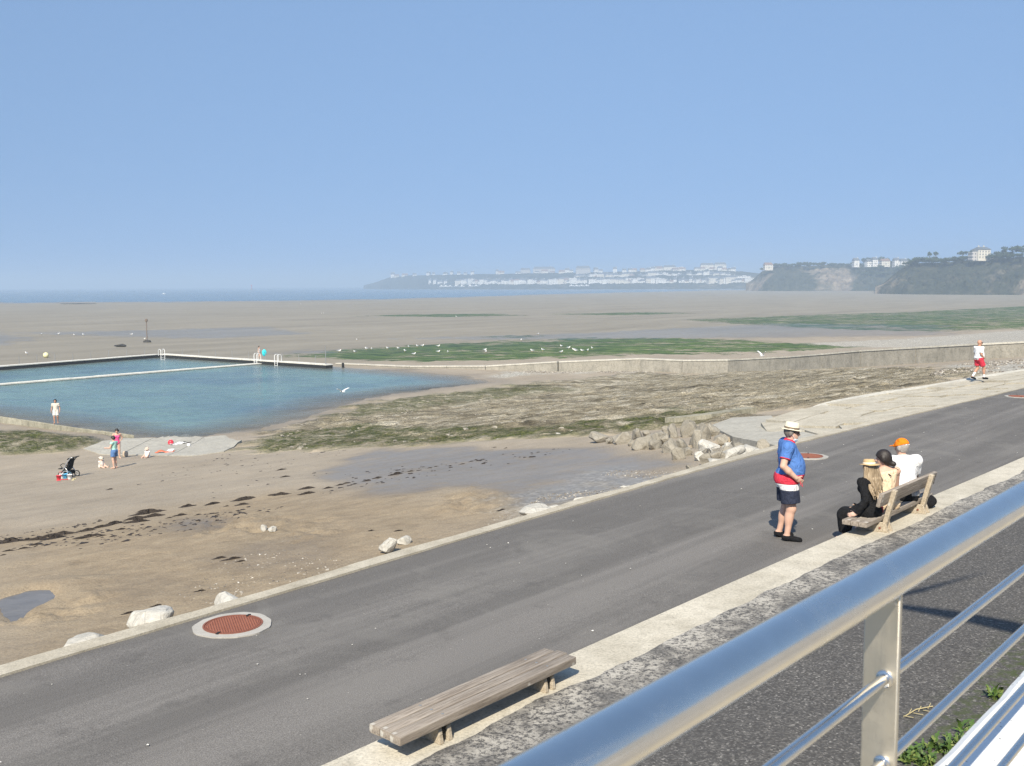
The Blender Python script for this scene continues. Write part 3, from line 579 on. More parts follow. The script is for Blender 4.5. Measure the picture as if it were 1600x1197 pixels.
for i in range(5):
    n = 3 if i == 0 else 2
    for k in range(n):
        t0, t1 = k/n+.008, (k+1)/n-.008; L = lambda t: (fl_[i][0]+(fl_[i+1][0]-fl_[i][0])*t, fl_[i][1]+(fl_[i+1][1]-fl_[i][1])*t); zz = lambda t: zt_[i]+(zt_[i+1]-zt_[i])*t
        a, b = L(t0), L(t1); mb = MB(); r4 = [(a[0], a[1]-.02), (b[0], b[1]-.02), (b[0]+.05, b[1]+.85), (a[0]+.05, a[1]+.85)]
        zs = [zz(t0), zz(t1), zz(t1), zz(t0)]; mb.hexa([W(*q, -7.4) for q in r4]+[W(*q, z+random.uniform(-.02, .02)) for q, z in zip(r4, zs)]); bevel(loc_mb(mb, fw_).build('block', MAT_BLOCK, fw_), .03, 1)
# draped concrete ramp at the corner of the pool
def drape(name, px, dz, mat, n=26, parent=None, th=.25):
    pl = np.array([sp(*on_ground(x, y)[:2]) for x, y in px]); lo, hi = pl.min(0), pl.max(0)
    c = pl.mean(0); rings = 8; V = []; m_ = len(px)*4; B = []
    for i in range(len(pl)):
        for k in range(4): B.append(pl[i]+(pl[(i+1) % len(pl)]-pl[i])*k/4)
    for r in range(rings+1):
        for b in B: q = c+(b-c)*r/rings if r else c; x, y, _ = W(*q); V.append((x, y, max(ground_z(x, y), POOLZ-.15)+dz))
    for b in B: x, y, _ = W(*b); V.append((x, y, float(H0(b[1]))-th))
    Fc = [(r*m_+k, r*m_+(k+1) % m_, (r+1)*m_+(k+1) % m_, (r+1)*m_+k) for r in range(rings+1) for k in range(m_)]
    return mesh_obj(name, V, Fc, mat, parent)
rp = empty('concrete_ramp', (0, 0, 0)); tag(rp, 'smooth concrete ramp between the sand and the pool corner', 'ramp')
for q in ([(130, 702), (160, 690), (190, 686), (240, 685), (186, 711), (155, 710)], [(241, 685), (290, 682), (318, 684), (262, 713), (187, 711)], [(319, 684), (352, 681), (378, 692), (350, 706), (300, 713), (263, 713)]):
    drape('ramp_panel', q, .045, MAT_RAMP, parent=rp)
MAT_POLE = plain('galvanised', (.32, .32, .31), .5, .5); MAT_WMETAL = plain('white_metal', (.75, .75, .73), .4); MAT_RUSTY = plain('rusty_pole', (.16, .12, .09), .8)
# ladders
def ladder(px, py, label, dr):
    q = at_z(px, py, WALLZ); e = empty('pool_ladder', q, math.atan2(dr[1], dr[0])); tag(e, label, 'ladder', 'ladders of the bathing pool')
    for k in (-.3, .3):
        mb = MB(); mb.tube([(k, .55, 0), (k, .55, .75), (k, .4, .92), (k, .1, .92), (k, -.08, .75), (k, -.08, -.9)], .035, 8); shade_auto(mb.build('side_rail', MAT_WMETAL, e), 50)
    for z in (-.2, -.5, -.8): mb = MB(); mb.box((0, -.08, z), (.6, .06, .04)); mb.build('rung', MAT_WMETAL, e)
ladder(254, 556, 'white pool ladder at the far corner of the pool', (d_s.x, d_s.y)); ladder(400, 563, 'white pool ladder beside the bather carrying a turquoise board', (-d_p.x, -d_p.y)); ladder(432, 565, 'white pool ladder beside the walkway junction', (-d_p.x, -d_p.y))
# fence posts along the pool and the marker poles
for i in range(9):
    x = 285+i*26; y = 553.5+(x-250)/260*16.2-1.6; q = at_z(x, y, WALLZ); mb = MB(); mb.tube([(0, 0, -.2), (0, 0, .95)], .04, 6); o = mb.build('fence_post', MAT_POLE, loc=q); tag(o, 'thin grey fence post on the pool end wall', 'post', 'posts along the pool end wall')
for i in range(8):
    x = 30+i*28; y = 571-(x)/250*17-1.8; q = at_z(x, y, WALLZ); mb = MB(); mb.tube([(0, 0, -.2), (0, 0, .9)], .04, 6); o = mb.build('fence_post', MAT_POLE, loc=q); tag(o, 'thin grey fence post on the pool far wall', 'post', 'posts along the pool far wall')
q = on_ground(230, 535); h = 32*q[1]/F
e = empty('marker_pole', q); tag(e, 'tall thin marker pole on the sand behind the pool', 'pole'); mb = MB(); mb.tube([(0, 0, -.3), (0, 0, h)], [.11, .08], 8); mb.build('mast', MAT_RUSTY, e)
mb = MB(); mb.lathe([(.05, 0), (.26, .1), (.26, .5), (.05, .62)], 10, (0, 0, h)); mb.build('top_mark', MAT_RUSTY, e); mb = MB(); mb.lathe([(.9, -.2), (.7, .35), (.2, .5)], 10); mb.build('footing', MAT_DKROCK, e)
q = at_z(509, 569, WALLZ); e = empty('corner_pole', q); tag(e, 'slim upright pole at the end of the pool wall', 'pole'); mb = MB(); mb.tube([(0, 0, -.4), (0, 0, 2.3)], .05, 8); mb.build('mast', MAT_POLE, e); mb = MB(); mb.lathe([(.1, -.1), (.1, .1), (.05, .14)], 8); mb.build('base', MAT_POLE, e)
q = on_ground(536, 575); mb = MB(); mb.lathe([(.16, -.3), (.17, .1), (.16, .42), (.12, .5), (.03, .52)], 10); o = mb.build('bollard', MAT_DARK, loc=(q[0], q[1], POOLZ+.05)); tag(o, 'small black bollard at the edge of the pool water', 'bollard')
# floating ball and dark rock
q = on_ground(72, 559); e = empty('mooring_buoy', q); tag(e, 'pale yellow round buoy on the sand behind the pool', 'buoy'); mb = MB(); mb.ball((0, 0, .4), .42, 14, 9); mb.build('float', plain('pale_yellow', (.72, .68, .38), .5), e, True); mb = MB(); mb.tube([(0, 0, .75), (0, 0, .95), (.1, 0, 1.0)], .04, 6); mb.build('ring', MAT_POLE, e)

# ------------------------------------------------------------------ boulders
def rock_mesh(name, seed, dims, mat, npts=13, rough=.03):
    rg = np.random.default_rng(seed); pts = rg.normal(size=(npts, 3)); pts /= np.linalg.norm(pts, axis=1)[:, None]; pts *= rg.uniform(.82, 1.05, (npts, 1))
    bm = bmesh.new()
    for q in pts: bm.verts.new((q[0]*dims[0]/2, q[1]*dims[1]/2, q[2]*dims[2]/2))
    r = bmesh.ops.convex_hull(bm, input=bm.verts[:]); bmesh.ops.delete(bm, geom=[g for g in r['geom_interior'] if isinstance(g, bmesh.types.BMVert)], context='VERTS')
    bmesh.ops.dissolve_limit(bm, angle_limit=math.radians(8), verts=bm.verts[:], edges=bm.edges[:])
    bmesh.ops.bevel(bm, geom=bm.edges[:], offset=min(dims)*.045, segments=1, affect='EDGES', profile=.5)
    bmesh.ops.triangulate(bm, faces=bm.faces[:]); bmesh.ops.subdivide_edges(bm, edges=[e for e in bm.edges if e.calc_length() > max(dims)*.22], cuts=1)
    mx = max(dims)
    for v in bm.verts:
        k = v.co/mx*6; n = float(vnoise(k.x*1.3+seed, k.y*1.3+k.z*2.1, seed % 97))-.5; v.co += v.co.normalized()*n*mx*rough*2
    me = bpy.data.meshes.new(name); bm.to_mesh(me); bm.free(); me.materials.append(mat); me.polygons.foreach_set('use_smooth', [False]*len(me.polygons)); return me
def boulder(px, py, wpx, hpx, mat, label, cat='boulder', group=None, seed=0, sink=.25, yaw=None, deep=.8):
    q = on_ground(px, py+hpx*.30); k = np.linalg.norm(q-np.array([0, 0, CH]))/F; wd, ht = wpx*k, hpx*k
    me = rock_mesh('boulder', seed, (wd, wd*deep, ht*1.25), mat, 13 if yaw is not None else 17); o = bpy.data.objects.new('boulder', me); link(o)
    o.location = (q[0], q[1], q[2]+ht*(.5-sink)); tl = .15 if yaw is None else .45; o.rotation_euler = (random.uniform(-tl, tl), random.uniform(-tl, tl), random.uniform(-.4, .4) if yaw is None else yaw)
    s_, p_ = sp(q[0], q[1]); o.location.z += max(0., .32*(1-(p_-float(kerb_p(s_)))/2.2)); tag(o, label, cat, group); return o
KR = [(240, 970, 84, 40, 'largest white boulder on the sand beside the round cover'), (352, 944, 78, 26, 'long flat grey-white rock behind the kerb by the round cover'), (140, 1006, 66, 18, 'low white rock poking over the kerb beyond the largest white boulder'),
      (610, 855, 38, 26, 'rounded white boulder alone on the sand next to a smaller one'), (632, 845, 24, 16, 'small pale rock tucked behind the rounded white boulder'), (654, 864, 30, 12, 'half-buried pale rock between the rounded white boulder and the kerb'),
      (548, 892, 26, 12, 'small white rock at the kerb before the rounded white boulder'), (502, 906, 40, 10, 'flat white rock lying along the kerb edge'), (842, 806, 62, 20, 'broad pale rock half sunk behind the kerb'),
      (866, 800, 20, 11, 'small white stone beside the broad pale rock'), (910, 791, 28, 12, 'white stone at the kerb past the broad pale rock'), (980, 772, 24, 9, 'flat white stone at the kerb near the riprap'), (954, 780, 14, 7, 'tiny white stone at the kerb near the riprap'),
      (1082, 743, 24, 10, 'flat white rock at the kerb just before the riprap'), (412, 826, 11, 13, 'upright pale stone on the dug sand'), (426, 827, 15, 11, 'round pale stone beside the upright stone on the dug sand'),
      (872, 679, 12, 6, 'small white stone at the foot of the rock platform'), (893, 676, 10, 6, 'smaller pale stone by the rock platform foot')]
for i, (x, y, wp, hp, lb) in enumerate(KR): boulder(x, y, wp*1.1, hp*1.0, MAT_LIME, lb, 'rock', None, 100+i*7, .2)
RP = [(170, 222, 160, 80), (350, 225, 160, 95), (480, 200, 95, 70), (515, 268, 160, 90), (630, 225, 150, 100), (622, 280, 120, 60), (745, 285, 135, 100), (780, 172, 140, 100), (880, 165, 130, 100), (825, 275, 115, 80), (800, 350, 105, 85),
      (960, 250, 160, 120), (990, 185, 160, 110), (1030, 298, 160, 110), (1125, 255, 120, 90), (1190, 305, 90, 60), (1005, 405, 120, 75), (970, 372, 85, 60), (1105, 385, 160, 90), (1215, 365, 210, 110), (1290, 320, 130, 75), (1365, 330, 160, 70),
      (1455, 290, 90, 70), (1400, 372, 130, 60), (1260, 425, 150, 55), (1110, 462, 180, 50), (912, 517, 120, 40), (1335, 395, 95, 60), (1175, 345, 120, 70), (700, 172, 90, 60), (555, 190, 75, 45), (432, 262, 65, 50), (1150, 425, 100, 60), (260, 250, 70, 40), (1060, 170, 120, 80), (1500, 330, 90, 60), (870, 330, 80, 60), (690, 240, 80, 70)]
for i, (zx, zy, wp, hp) in enumerate(RP):
    pale = zx > 900 and zy > 290
    boulder(900+zx/5, 640+zy/5, wp/5*1.32, hp/5*1.5, MAT_LIME if (pale and i % 2) else MAT_GRAN, ('pale' if (pale and i % 2) else 'grey-brown')+(' large' if wp > 140 else ' mid-sized' if wp > 95 else ' small')+' angular boulder in the riprap heap below the landing', 'boulder', 'riprap boulders below the landing', 300+i*11, .22, random.uniform(0, 6), random.uniform(.7, 1.1))
q = on_ground(188, 542); me = rock_mesh('boulder', 900, (2.6, 1.6, .8), MAT_DKROCK); o = bpy.data.objects.new('boulder', me); link(o); o.location = (q[0], q[1], q[2]+.2); tag(o, 'lone dark rock on the flat sand behind the pool', 'rock')

# ------------------------------------------------------------------ seaweed and pebbles
def weed_mesh(seed, n=46):
    rg = random.Random(seed); V = []; Fc = []; na, nr = 30, 7; ph = [rg.uniform(0, 6.28) for _ in range(5)]
    for r in range(nr+1):
        for a in range(na):
            t = 2*math.pi*a/na; R = .40*(1+.30*math.sin(2*t+ph[0])+.22*math.sin(3*t+ph[1])+.16*math.sin(7*t+ph[2])+.10*math.sin(11*t+ph[3])); k = r/nr
            V.append(Vector((math.cos(t)*R*k*1.2, math.sin(t)*R*k*.52, .17*(1-k**1.6)*(1+.5*math.sin(5*t+ph[4]+k*6))-.012+rg.uniform(-.012, .02)*(1-k))))
    Fc = [(r*na+a, r*na+(a+1) % na, (r+1)*na+(a+1) % na, (r+1)*na+a) for r in range(nr) for a in range(na)]
    for i in range(n):
        t = rg.uniform(0, 6.28); rr = rg.uniform(.1, .36); c = Vector((math.cos(t)*rr*1.2, math.sin(t)*rr*.52, .03)); yaw = rg.gauss(0, .6); L = rg.uniform(.12, .3); wd = rg.uniform(.012, .03); d = Vector((math.cos(yaw), math.sin(yaw), 0))*(1 if c.x > 0 else -1); s_ = Vector((-d.y, d.x, rg.uniform(-.3, .3)))*wd; n0 = len(V)
        for k in range(3): q = c+d*L*(k/2-.25)+Vector((0, 0, [.03, .05, -.02][k]*rg.uniform(.4, 1.3))); V += [q-s_*(1-.3*k), q+s_*(1-.3*k)]
        Fc += [(n0, n0+1, n0+3, n0+2), (n0+2, n0+3, n0+5, n0+4)]
    me = bpy.data.meshes.new('seaweed_clump'); me.from_pydata([tuple(q) for q in V], [], Fc); me.materials.append(MAT_WEED); return me
WM = [weed_mesh(k) for k in range(5)]
SW = [(x/4, 750+y/4, w_/4) for x, y, w_ in [(60, 385, 140), (240, 370, 90), (340, 360, 110), (400, 335, 110), (230, 402, 60), (550, 312, 90), (640, 290, 80), (715, 272, 110), (560, 352, 100), (600, 342, 60), (760, 305, 60), (850, 240, 100), (860, 258, 110), (930, 203, 140), (970, 222, 100), (1175, 162, 90), (1330, 147, 80), (1130, 217, 70), (1060, 233, 40), (1240, 213, 35), (1420, 160, 30), (1540, 118, 110), (1520, 150, 70), (150, 425, 60), (60, 440, 60), (20, 467, 40), (640, 345, 50), (1380, 485, 80), (1460, 490, 90), (1510, 505, 50), (985, 782, 40), (825, 825, 40), (1255, 690, 50), (300, 352, 80), (180, 372, 70), (690, 55, 40), (900, 190, 60)]]
SW += [(520+x/4, 680+y/4, w_/4) for x, y, w_ in [(400, 240, 85), (490, 223, 45), (285, 263, 55), (220, 281, 55), (90, 296, 40), (45, 308, 45), (645, 193, 26), (610, 201, 22), (735, 188, 20), (865, 161, 34), (895, 151, 26), (940, 148, 24), (815, 176, 18), (240, 594, 40), (410, 595, 40), (1130, 525, 40), (1060, 462, 26), (1015, 73, 18), (1085, 77, 18)]]
SW += [(430+x/3.02, 480+y/3.02, w_/3.02) for x, y, w_ in [(155, 853, 60), (250, 851, 45), (30, 882, 70), (160, 876, 60), (310, 836, 40), (340, 828, 35), (375, 832, 30), (30, 765, 40), (50, 798, 40)]]
for i, (x, y, wp) in enumerate(SW):
    q = on_ground(x, y+1); k = np.linalg.norm(q)/F; o = bpy.data.objects.new('seaweed_clump', WM[i % 5]); link(o); sc = max(.2, wp*k*1.15); o.location = (q[0], q[1], q[2]-.01); o.scale = (sc*1.15, sc*1.05, min(sc, 1.)*.72); o.rotation_euler = (0, 0, random.choice([0, 3.1])+.45+random.uniform(-.3, .3))
    tag(o, ('large mound' if sc > 1.2 else 'middling clump' if sc > .6 else 'small tuft')+' of dark dried seaweed in the tide line on the sand', 'seaweed', 'seaweed clumps along the tide line')
def scatter(name, pts, smin, smax, mat, label, seed, flat=.6):
    rg = random.Random(seed); V = []; Fc = []; base = [(1, 0, -.3), (-.5, .87, -.3), (-.5, -.87, -.3), (.55, .3, .6), (-.5, .25, .55), (0, -.6, .6)]
    fc = [(0, 2, 1), (0, 1, 3), (1, 4, 3), (1, 2, 4), (2, 5, 4), (2, 0, 5), (0, 3, 5), (3, 4, 5)]
    for q in pts:
        s = rg.uniform(smin, smax)*(1+1.2*rg.random()**4); a = rg.uniform(0, 6.28); ca, sa = math.cos(a)*s, math.sin(a)*s; n = len(V); st = rg.uniform(.7, 1.5)
        V += [(q[0]+(x*st*ca-y*sa), q[1]+(x*st*sa+y*ca), q[2]+z*s*flat) for x, y, z in base]; Fc += [tuple(i+n for i in t) for t in fc]
    o = mesh_obj(name, V, Fc, mat); tag(o, label, None, None, 'stuff'); return o
def zone_pts(pl, n, seed, extra=None):
    rg = np.random.default_rng(seed); lo, hi = pl.min(0), pl.max(0); out = []
    while len(out) < n:
        S_ = rg.uniform(lo[0], hi[0], 4000); Pz = rg.uniform(lo[1], hi[1], 4000); k = sdist(S_[None], Pz[None], pl)[0] > 0; den = fbm(S_*.4, Pz*.4, 3, seed) > .47; k &= den
        S_, Pz = S_[k], Pz[k]
        if len(S_) == 0: continue
        x, y, _ = W(S_, Pz); z = shore(S_[None], Pz[None], x[None], y[None], False)[0]; out += list(zip(x, y, z))
    return out[:n]
pp = zone_pts(PB_GRAV[0], 800, 1)+zone_pts(poly([(430, 905), (600, 850), (900, 780), (1080, 735), (1100, 742), (700, 870), (480, 915)]), 500, 2)+zone_pts(poly([(240, 900), (420, 860), (560, 850), (560, 890), (420, 925), (300, 940)]), 260, 3)
scatter('pebbles', pp, .009, .024, MAT_PEB, 'scattered pebbles and shell bits on the damp sand', 4)
scatter('shingle', zone_pts(PB_GRAV[1], 1500, 5)+zone_pts(PB_GRAV[2], 900, 6), .05, .13, MAT_PEB, 'grey shingle at the foot of the breakwater wall', 6)
scatter('weed_bits', zone_pts(poly([(0, 860), (0, 835), (300, 790), (520, 755), (540, 765), (300, 830), (0, 880)]), 260, 8)+zone_pts(poly([(180, 760), (400, 690), (560, 705), (480, 770), (300, 780)]), 120, 9)+zone_pts(poly([(520, 740), (720, 718), (880, 700), (900, 705), (700, 740), (540, 770)]), 90, 10), .02, .07, MAT_WEED, 'small scraps of dark seaweed strewn over the sand', 11, .3)
rg = np.random.default_rng(3); sp0 = [(W(s, p, .016)) for s, p in zip(rg.uniform(2, 45, 130), rg.uniform(6.1, 10.1, 130))]
scatter('shell_chips', sp0, .004, .011, MAT_SHELL, 'small white shell chips lying on the road', 12, .4)
rk = zone_pts(PB_ROCK, 900, 14); scatter('loose_stone', rk, .04, .11, MAT_GRAN, 'loose stones lying over the rock platform', 15)

# ------------------------------------------------------------------ round covers in the road
def cover(px, py, label, R=.305, off=.0):
    q = at_z(px, py, 0); e = empty('manhole', (q[0], q[1], .0), AZ*-1+math.pi/2); tag(e, label, 'manhole cover', 'round covers along the road')
    n = 64; V = []; rg = random.Random(int(px))
    for k in range(n):
        a = 2*math.pi*k/n; r = .43*(1+.025*math.sin(3*a+px)+.012*math.sin(11*a)+rg.uniform(-.006, .006)); V.append((r*math.cos(a)*1.0, r*math.sin(a), -.02))
    for r, z in ((1., .016), (.0, .018)):
        for k in range(n): a = 2*math.pi*k/n; x0, y0 = V[k][0], V[k][1]; V.append((x0 if r else (R+.022)*math.cos(a), y0 if r else (R+.022)*math.sin(a), z))
    mesh_obj('mortar_collar', V, [(i*n+k, i*n+(k+1) % n, (i+1)*n+(k+1) % n, (i+1)*n+k) for i in range(2) for k in range(n)], MAT_COLLAR, e)
    mb = MB(); mb.lathe([(R+.024, -.01), (R+.024, .024), (R+.004, .024), (R+.002, .006)], 64, close=False); shade_auto(mb.build('frame_ring', MAT_RUST, e), 30)
    mb = MB(); mb.lathe([(R, -.01), (R, .018), (R-.012, .020), (.001, .020)], 64, close=False)
    cv = mb.build('cover_disc', MAT_RUST, e)
    mb = MB(); k = 0
    for i in range(-9, 10):
        for j in range(-9, 10):
            x, y = i*.031+(j % 2)*.0155, j*.029
            if math.hypot(x, y) < R-.03: mb.box((x, y, .0235), (.019, .016, .007), Matrix.Rotation(.785, 3, 'Z'), .75)
    o = mb.build('raised_studs', MAT_RUST, cv); tag(o, kind='stuff')
    mb = MB()
    for i in range(72): a = 2*math.pi*i/72; mb.box((math.cos(a)*(R-.012), math.sin(a)*(R-.012), .0215), (.010, .012, .008), Matrix.Rotation(a, 3, 'Z'))
    o = mb.build('rim_teeth', MAT_RUST, cv); tag(o, kind='stuff')
    for a in (.4, 3.6): mb = MB(); mb.box((math.cos(a)*(R+.01), math.sin(a)*(R+.01), .026), (.07, .03, .006), Matrix.Rotation(a, 3, 'Z')); mb.build('lift_slot', MAT_DARK, e)
cover(364, 978, 'rusty round cover in pale mortar beside the largest white boulder'); cover(1262, 713.5, 'rusty round cover behind the standing man in the blue shirt'); cover(1592, 620, 'rusty round cover in the road far beyond the bench')

# ------------------------------------------------------------------ benches
def bench_frame(s, p, z): return Matrix.Translation(W(s, p, z)) @ rq
def plank(name, c, size, mat, parent, mesh=None):
    if mesh is None:
        mb = MB(); mb.box((0, 0, 0), size); o = mb.build(name, mat, parent); bevel(o, .008, 2)
        for v in o.data.vertices: v.co.z += (float(vnoise(v.co.x*1.5, c[1]*9, 5))-.5)*.004
    else: o = bpy.data.objects.new(name, mesh); link(o, parent)
    o.location = c; return o
def bench(name, label, s0, s1, back):
    L = s1-s0; e = empty(name); e.matrix_world = bench_frame((s0+s1)/2, 5.61 if not back else 5.60, .22); tag(e, label, 'bench')
    for k, y in enumerate((-.125, 0, .125)):
        plank('seat_plank', ((-.01, .012, -.004)[k], y, .185), (L+(0, .015, -.02)[k], .115, .07), MAT_WOOD, e)
    for x in ((-L/2+.50, L/2-.36) if not back else (-.82, .72)):
        for dx in (-.05, .05):
            mb = MB(); mb.hexa([(x+dx-.02, -.17, 0), (x+dx+.02, -.17, 0), (x+dx+.02, .16, 0), (x+dx-.02, .16, 0), (x+dx-.02, -.14, .15), (x+dx+.02, -.14, .15), (x+dx+.02, .14, .15), (x+dx-.02, .14, .15)]); bevel(mb.build('leg', MAT_WOOD2, e), .004, 1)
        mb = MB(); mb.box((x, 0, .06), (.06, .26, .1)); mb.build('foot_block', MAT_DARK if not back else MAT_WOOD2, e)
    for x in (-L/2+.5, L/2-.36):
        for y in (-.125, 0, .125): mb = MB(); mb.lathe([(.012, 0), (.012, .003), (.006, .004)], 10, (x, y, .2195)); mb.build('bolt', MAT_POLE, e)
    return e
bench('flat_bench', 'low backless bench of three weathered grey planks', 5.04, 7.22, False)
b2 = bench('backed_bench', 'wooden bench with a leaning backrest plank carrying three people', 13.97, 16.70, True)
MWX = b2.matrix_world
def bx_local(s, p, z): return (s-15.335, p-5.60, z-.22)
for s in (14.56, 16.12):
    a = Vector(bx_local(s, 5.41, .20)); b = Vector(bx_local(s, 5.25, .84)); d = (b-a).normalized(); R = d.to_track_quat('Z', 'Y').to_matrix(); mb = MB(); mb.box(((a+b)/2), (.085, .07, (b-a).length), R); po = bevel(mb.build('back_post', MAT_WOOD2, b2), .006, 1)
    for dx in (-.07, .07): mb = MB(); mb.hexa([tuple(Vector(bx_local(s+dx-.024, 5.29, .222))), tuple(Vector(bx_local(s+dx+.024, 5.29, .222))), tuple(Vector(bx_local(s+dx+.024, 5.62, .222))), tuple(Vector(bx_local(s+dx-.024, 5.62, .222))), tuple(Vector(bx_local(s+dx-.024, 5.35, .36))), tuple(Vector(bx_local(s+dx+.024, 5.35, .36))), tuple(Vector(bx_local(s+dx+.024, 5.60, .36))), tuple(Vector(bx_local(s+dx-.024, 5.60, .36)))]); bevel(mb.build('bracket', MAT_WOOD2, b2), .004, 1)
    mb = MB(); mb.lathe([(.016, 0), (.016, .008), (.007, .01)], 10, bx_local(s-.096, 5.42, .28), Matrix.Rotation(-math.pi/2, 3, 'Y')); mb.build('bolt_head', MAT_RUST, po)
R = (Vector(bx_local(15, 5.25, .84))-Vector(bx_local(15, 5.41, .20))).normalized().to_track_quat('Z', 'Y').to_matrix()
mb = MB(); mb.box(bx_local(15.33, 5.335, .735), (2.28, .055, .20), (Vector(bx_local(15, 5.25, .84))-Vector(bx_local(15, 5.41, .20))).to_track_quat('Z', 'Y').to_matrix() if False else Matrix.Rotation(.245, 3, 'X')); bevel(mb.build('backrest', MAT_WOOD, b2), .008, 2)

# ------------------------------------------------------------------ figures: one smooth surface per body, garments as children
class Fig:
    def __init__(self, lo, hi, h):
        self.h = h; self.lo = np.array(lo, float); self.n = np.ceil((np.array(hi)-self.lo)/h).astype(int)+1
        self.ax = [self.lo[i]+h*np.arange(self.n[i]) for i in range(3)]; self.f = {}
    def new(self): return np.full(self.n, .5, np.float32)
    def field(self, k):
        if k not in self.f: self.f[k] = self.new()
        return self.f[k]
    def _sl(self, lo, hi, m=.09):
        i0 = np.maximum(np.floor((np.array(lo)-m-self.lo)/self.h).astype(int), 0); i1 = np.minimum(np.ceil((np.array(hi)+m-self.lo)/self.h).astype(int)+1, self.n)
        sl = tuple(slice(a, max(a, b)) for a, b in zip(i0, i1)); g = np.meshgrid(*[self.ax[k][sl[k]] for k in range(3)], indexing='ij'); return sl, g
    def _smin(self, key, sl, d, k):
        f = self.field(key); a = f[sl]
        if k <= 0: f[sl] = np.minimum(a, d); return
        t = np.clip(.5+.5*(a-d)/k, 0, 1); f[sl] = a*(1-t)+d*t-k*t*(1-t)
    def cap(self, key, a, b, ra, rb=None, k=.03):
        rb = ra if rb is None else rb; a = np.array(a, float); b = np.array(b, float); r = max(ra, rb)
        sl, (x, y, z) = self._sl(np.minimum(a, b)-r, np.maximum(a, b)+r); e = b-a; L = (e**2).sum()+1e-9
        t = np.clip(((x-a[0])*e[0]+(y-a[1])*e[1]+(z-a[2])*e[2])/L, 0, 1)
        d = np.sqrt((x-a[0]-t*e[0])**2+(y-a[1]-t*e[1])**2+(z-a[2]-t*e[2])**2)-(ra+(rb-ra)*t); self._smin(key, sl, d, k)
    def ell(self, key, c, r, R=None, k=.03):
        c = np.array(c, float); r = np.array(r, float); m = r.max(); sl, (x, y, z) = self._sl(c-m, c+m); R = np.eye(3) if R is None else R
        q = [(x-c[0])*R[0, i]+(y-c[1])*R[1, i]+(z-c[2])*R[2, i] for i in range(3)]
        k0 = np.sqrt((q[0]/r[0])**2+(q[1]/r[1])**2+(q[2]/r[2])**2); k1 = np.sqrt((q[0]/r[0]**2)**2+(q[1]/r[1]**2)**2+(q[2]/r[2]**2)**2)+1e-6
        self._smin(key, sl, k0*(k0-1)/k1, k)
    def plane(self, pt, n):
        n = np.array(n, float); n /= np.linalg.norm(n); x, y, z = self.ax
        return ((x[:, None, None]-pt[0])*n[0]+(y[None, :, None]-pt[1])*n[1]+(z[None, None, :]-pt[2])*n[2]).astype(np.float32)
    def mesh(self, D):
        D = D.astype(np.float32).copy(); D[0] = D[-1] = .5; D[:, 0] = D[:, -1] = .5; D[:, :, 0] = D[:, :, -1] = .5
        I = D < 0; c8 = [I[i:I.shape[0]-1+i, j:I.shape[1]-1+j, k:I.shape[2]-1+k] for i in (0, 1) for j in (0, 1) for k in (0, 1)]
        s = np.zeros(c8[0].shape, np.int8)
        for c in c8: s += c
        act = np.argwhere((s > 0) & (s < 8)); N = len(act)
        if N == 0: return [], []
        vals = np.stack([D[act[:, 0]+i, act[:, 1]+j, act[:, 2]+k] for i in (0, 1) for j in (0, 1) for k in (0, 1)], 1); cor = np.array([(i, j, k) for i in (0, 1) for j in (0, 1) for k in (0, 1)], float)
        acc = np.zeros((N, 3)); cnt = np.zeros(N)
        for a in range(8):
            for b in range(a+1, 8):
                if np.abs(cor[a]-cor[b]).sum() != 1: continue
                va, vb = vals[:, a], vals[:, b]; m = (va < 0) != (vb < 0); t = va[m]/(va[m]-vb[m]); acc[m] += cor[a]+(cor[b]-cor[a])*t[:, None]; cnt[m] += 1
        V = self.lo+self.h*(act+acc/cnt[:, None]); vid = np.full(s.shape, -1, np.int64); vid[act[:, 0], act[:, 1], act[:, 2]] = np.arange(N); Q = []
        for ax in range(3):
            o1, o2 = [(1, 2), (2, 0), (0, 1)][ax]; sa = [slice(0, -1) if q == ax else slice(None) for q in range(3)]; sb = [slice(1, None) if q == ax else slice(None) for q in range(3)]
            A_, B_ = I[tuple(sa)], I[tuple(sb)]; e = np.argwhere(A_ != B_); e = e[(e[:, o1] > 0) & (e[:, o2] > 0)]
            if len(e) == 0: continue
            def g(d1, d2): q = e.copy(); q[:, o1] -= d1; q[:, o2] -= d2; return vid[q[:, 0], q[:, 1], q[:, 2]]
            q4 = np.stack([g(1, 1), g(0, 1), g(0, 0), g(1, 0)], 1); fl = ~A_[e[:, 0], e[:, 1], e[:, 2]]; q4[fl] = q4[fl][:, ::-1]; Q.append(q4)
        return V, np.concatenate(Q)
    def obj(self, name, D, mat, parent):
        V, Q = self.mesh(D)
        if len(V) == 0: return None
        me = bpy.data.meshes.new(name); me.vertices.add(len(V)); me.vertices.foreach_set('co', np.asarray(V).ravel()); Q = np.asarray(Q); me.loops.add(Q.size); me.loops.foreach_set('vertex_index', Q.ravel().astype(np.int32))
        me.polygons.add(len(Q)); me.polygons.foreach_set('loop_start', np.arange(0, Q.size, 4, dtype=np.int32)); me.polygons.foreach_set('loop_total', np.full(len(Q), 4, np.int32)); me.update(calc_edges=True); me.validate()
        me.polygons.foreach_set('use_smooth', np.ones(len(Q), bool)); me.materials.append(mat); o = bpy.data.objects.new(name, me); link(o, parent); return o
def smin_(a, b, k): t = np.clip(.5+.5*(b-a)/k, 0, 1); return b*(1-t)+a*t-k*t*(1-t)
V3 = lambda *a: np.array(a, float)
def unit(v): v = np.array(v, float); return v/np.linalg.norm(v)
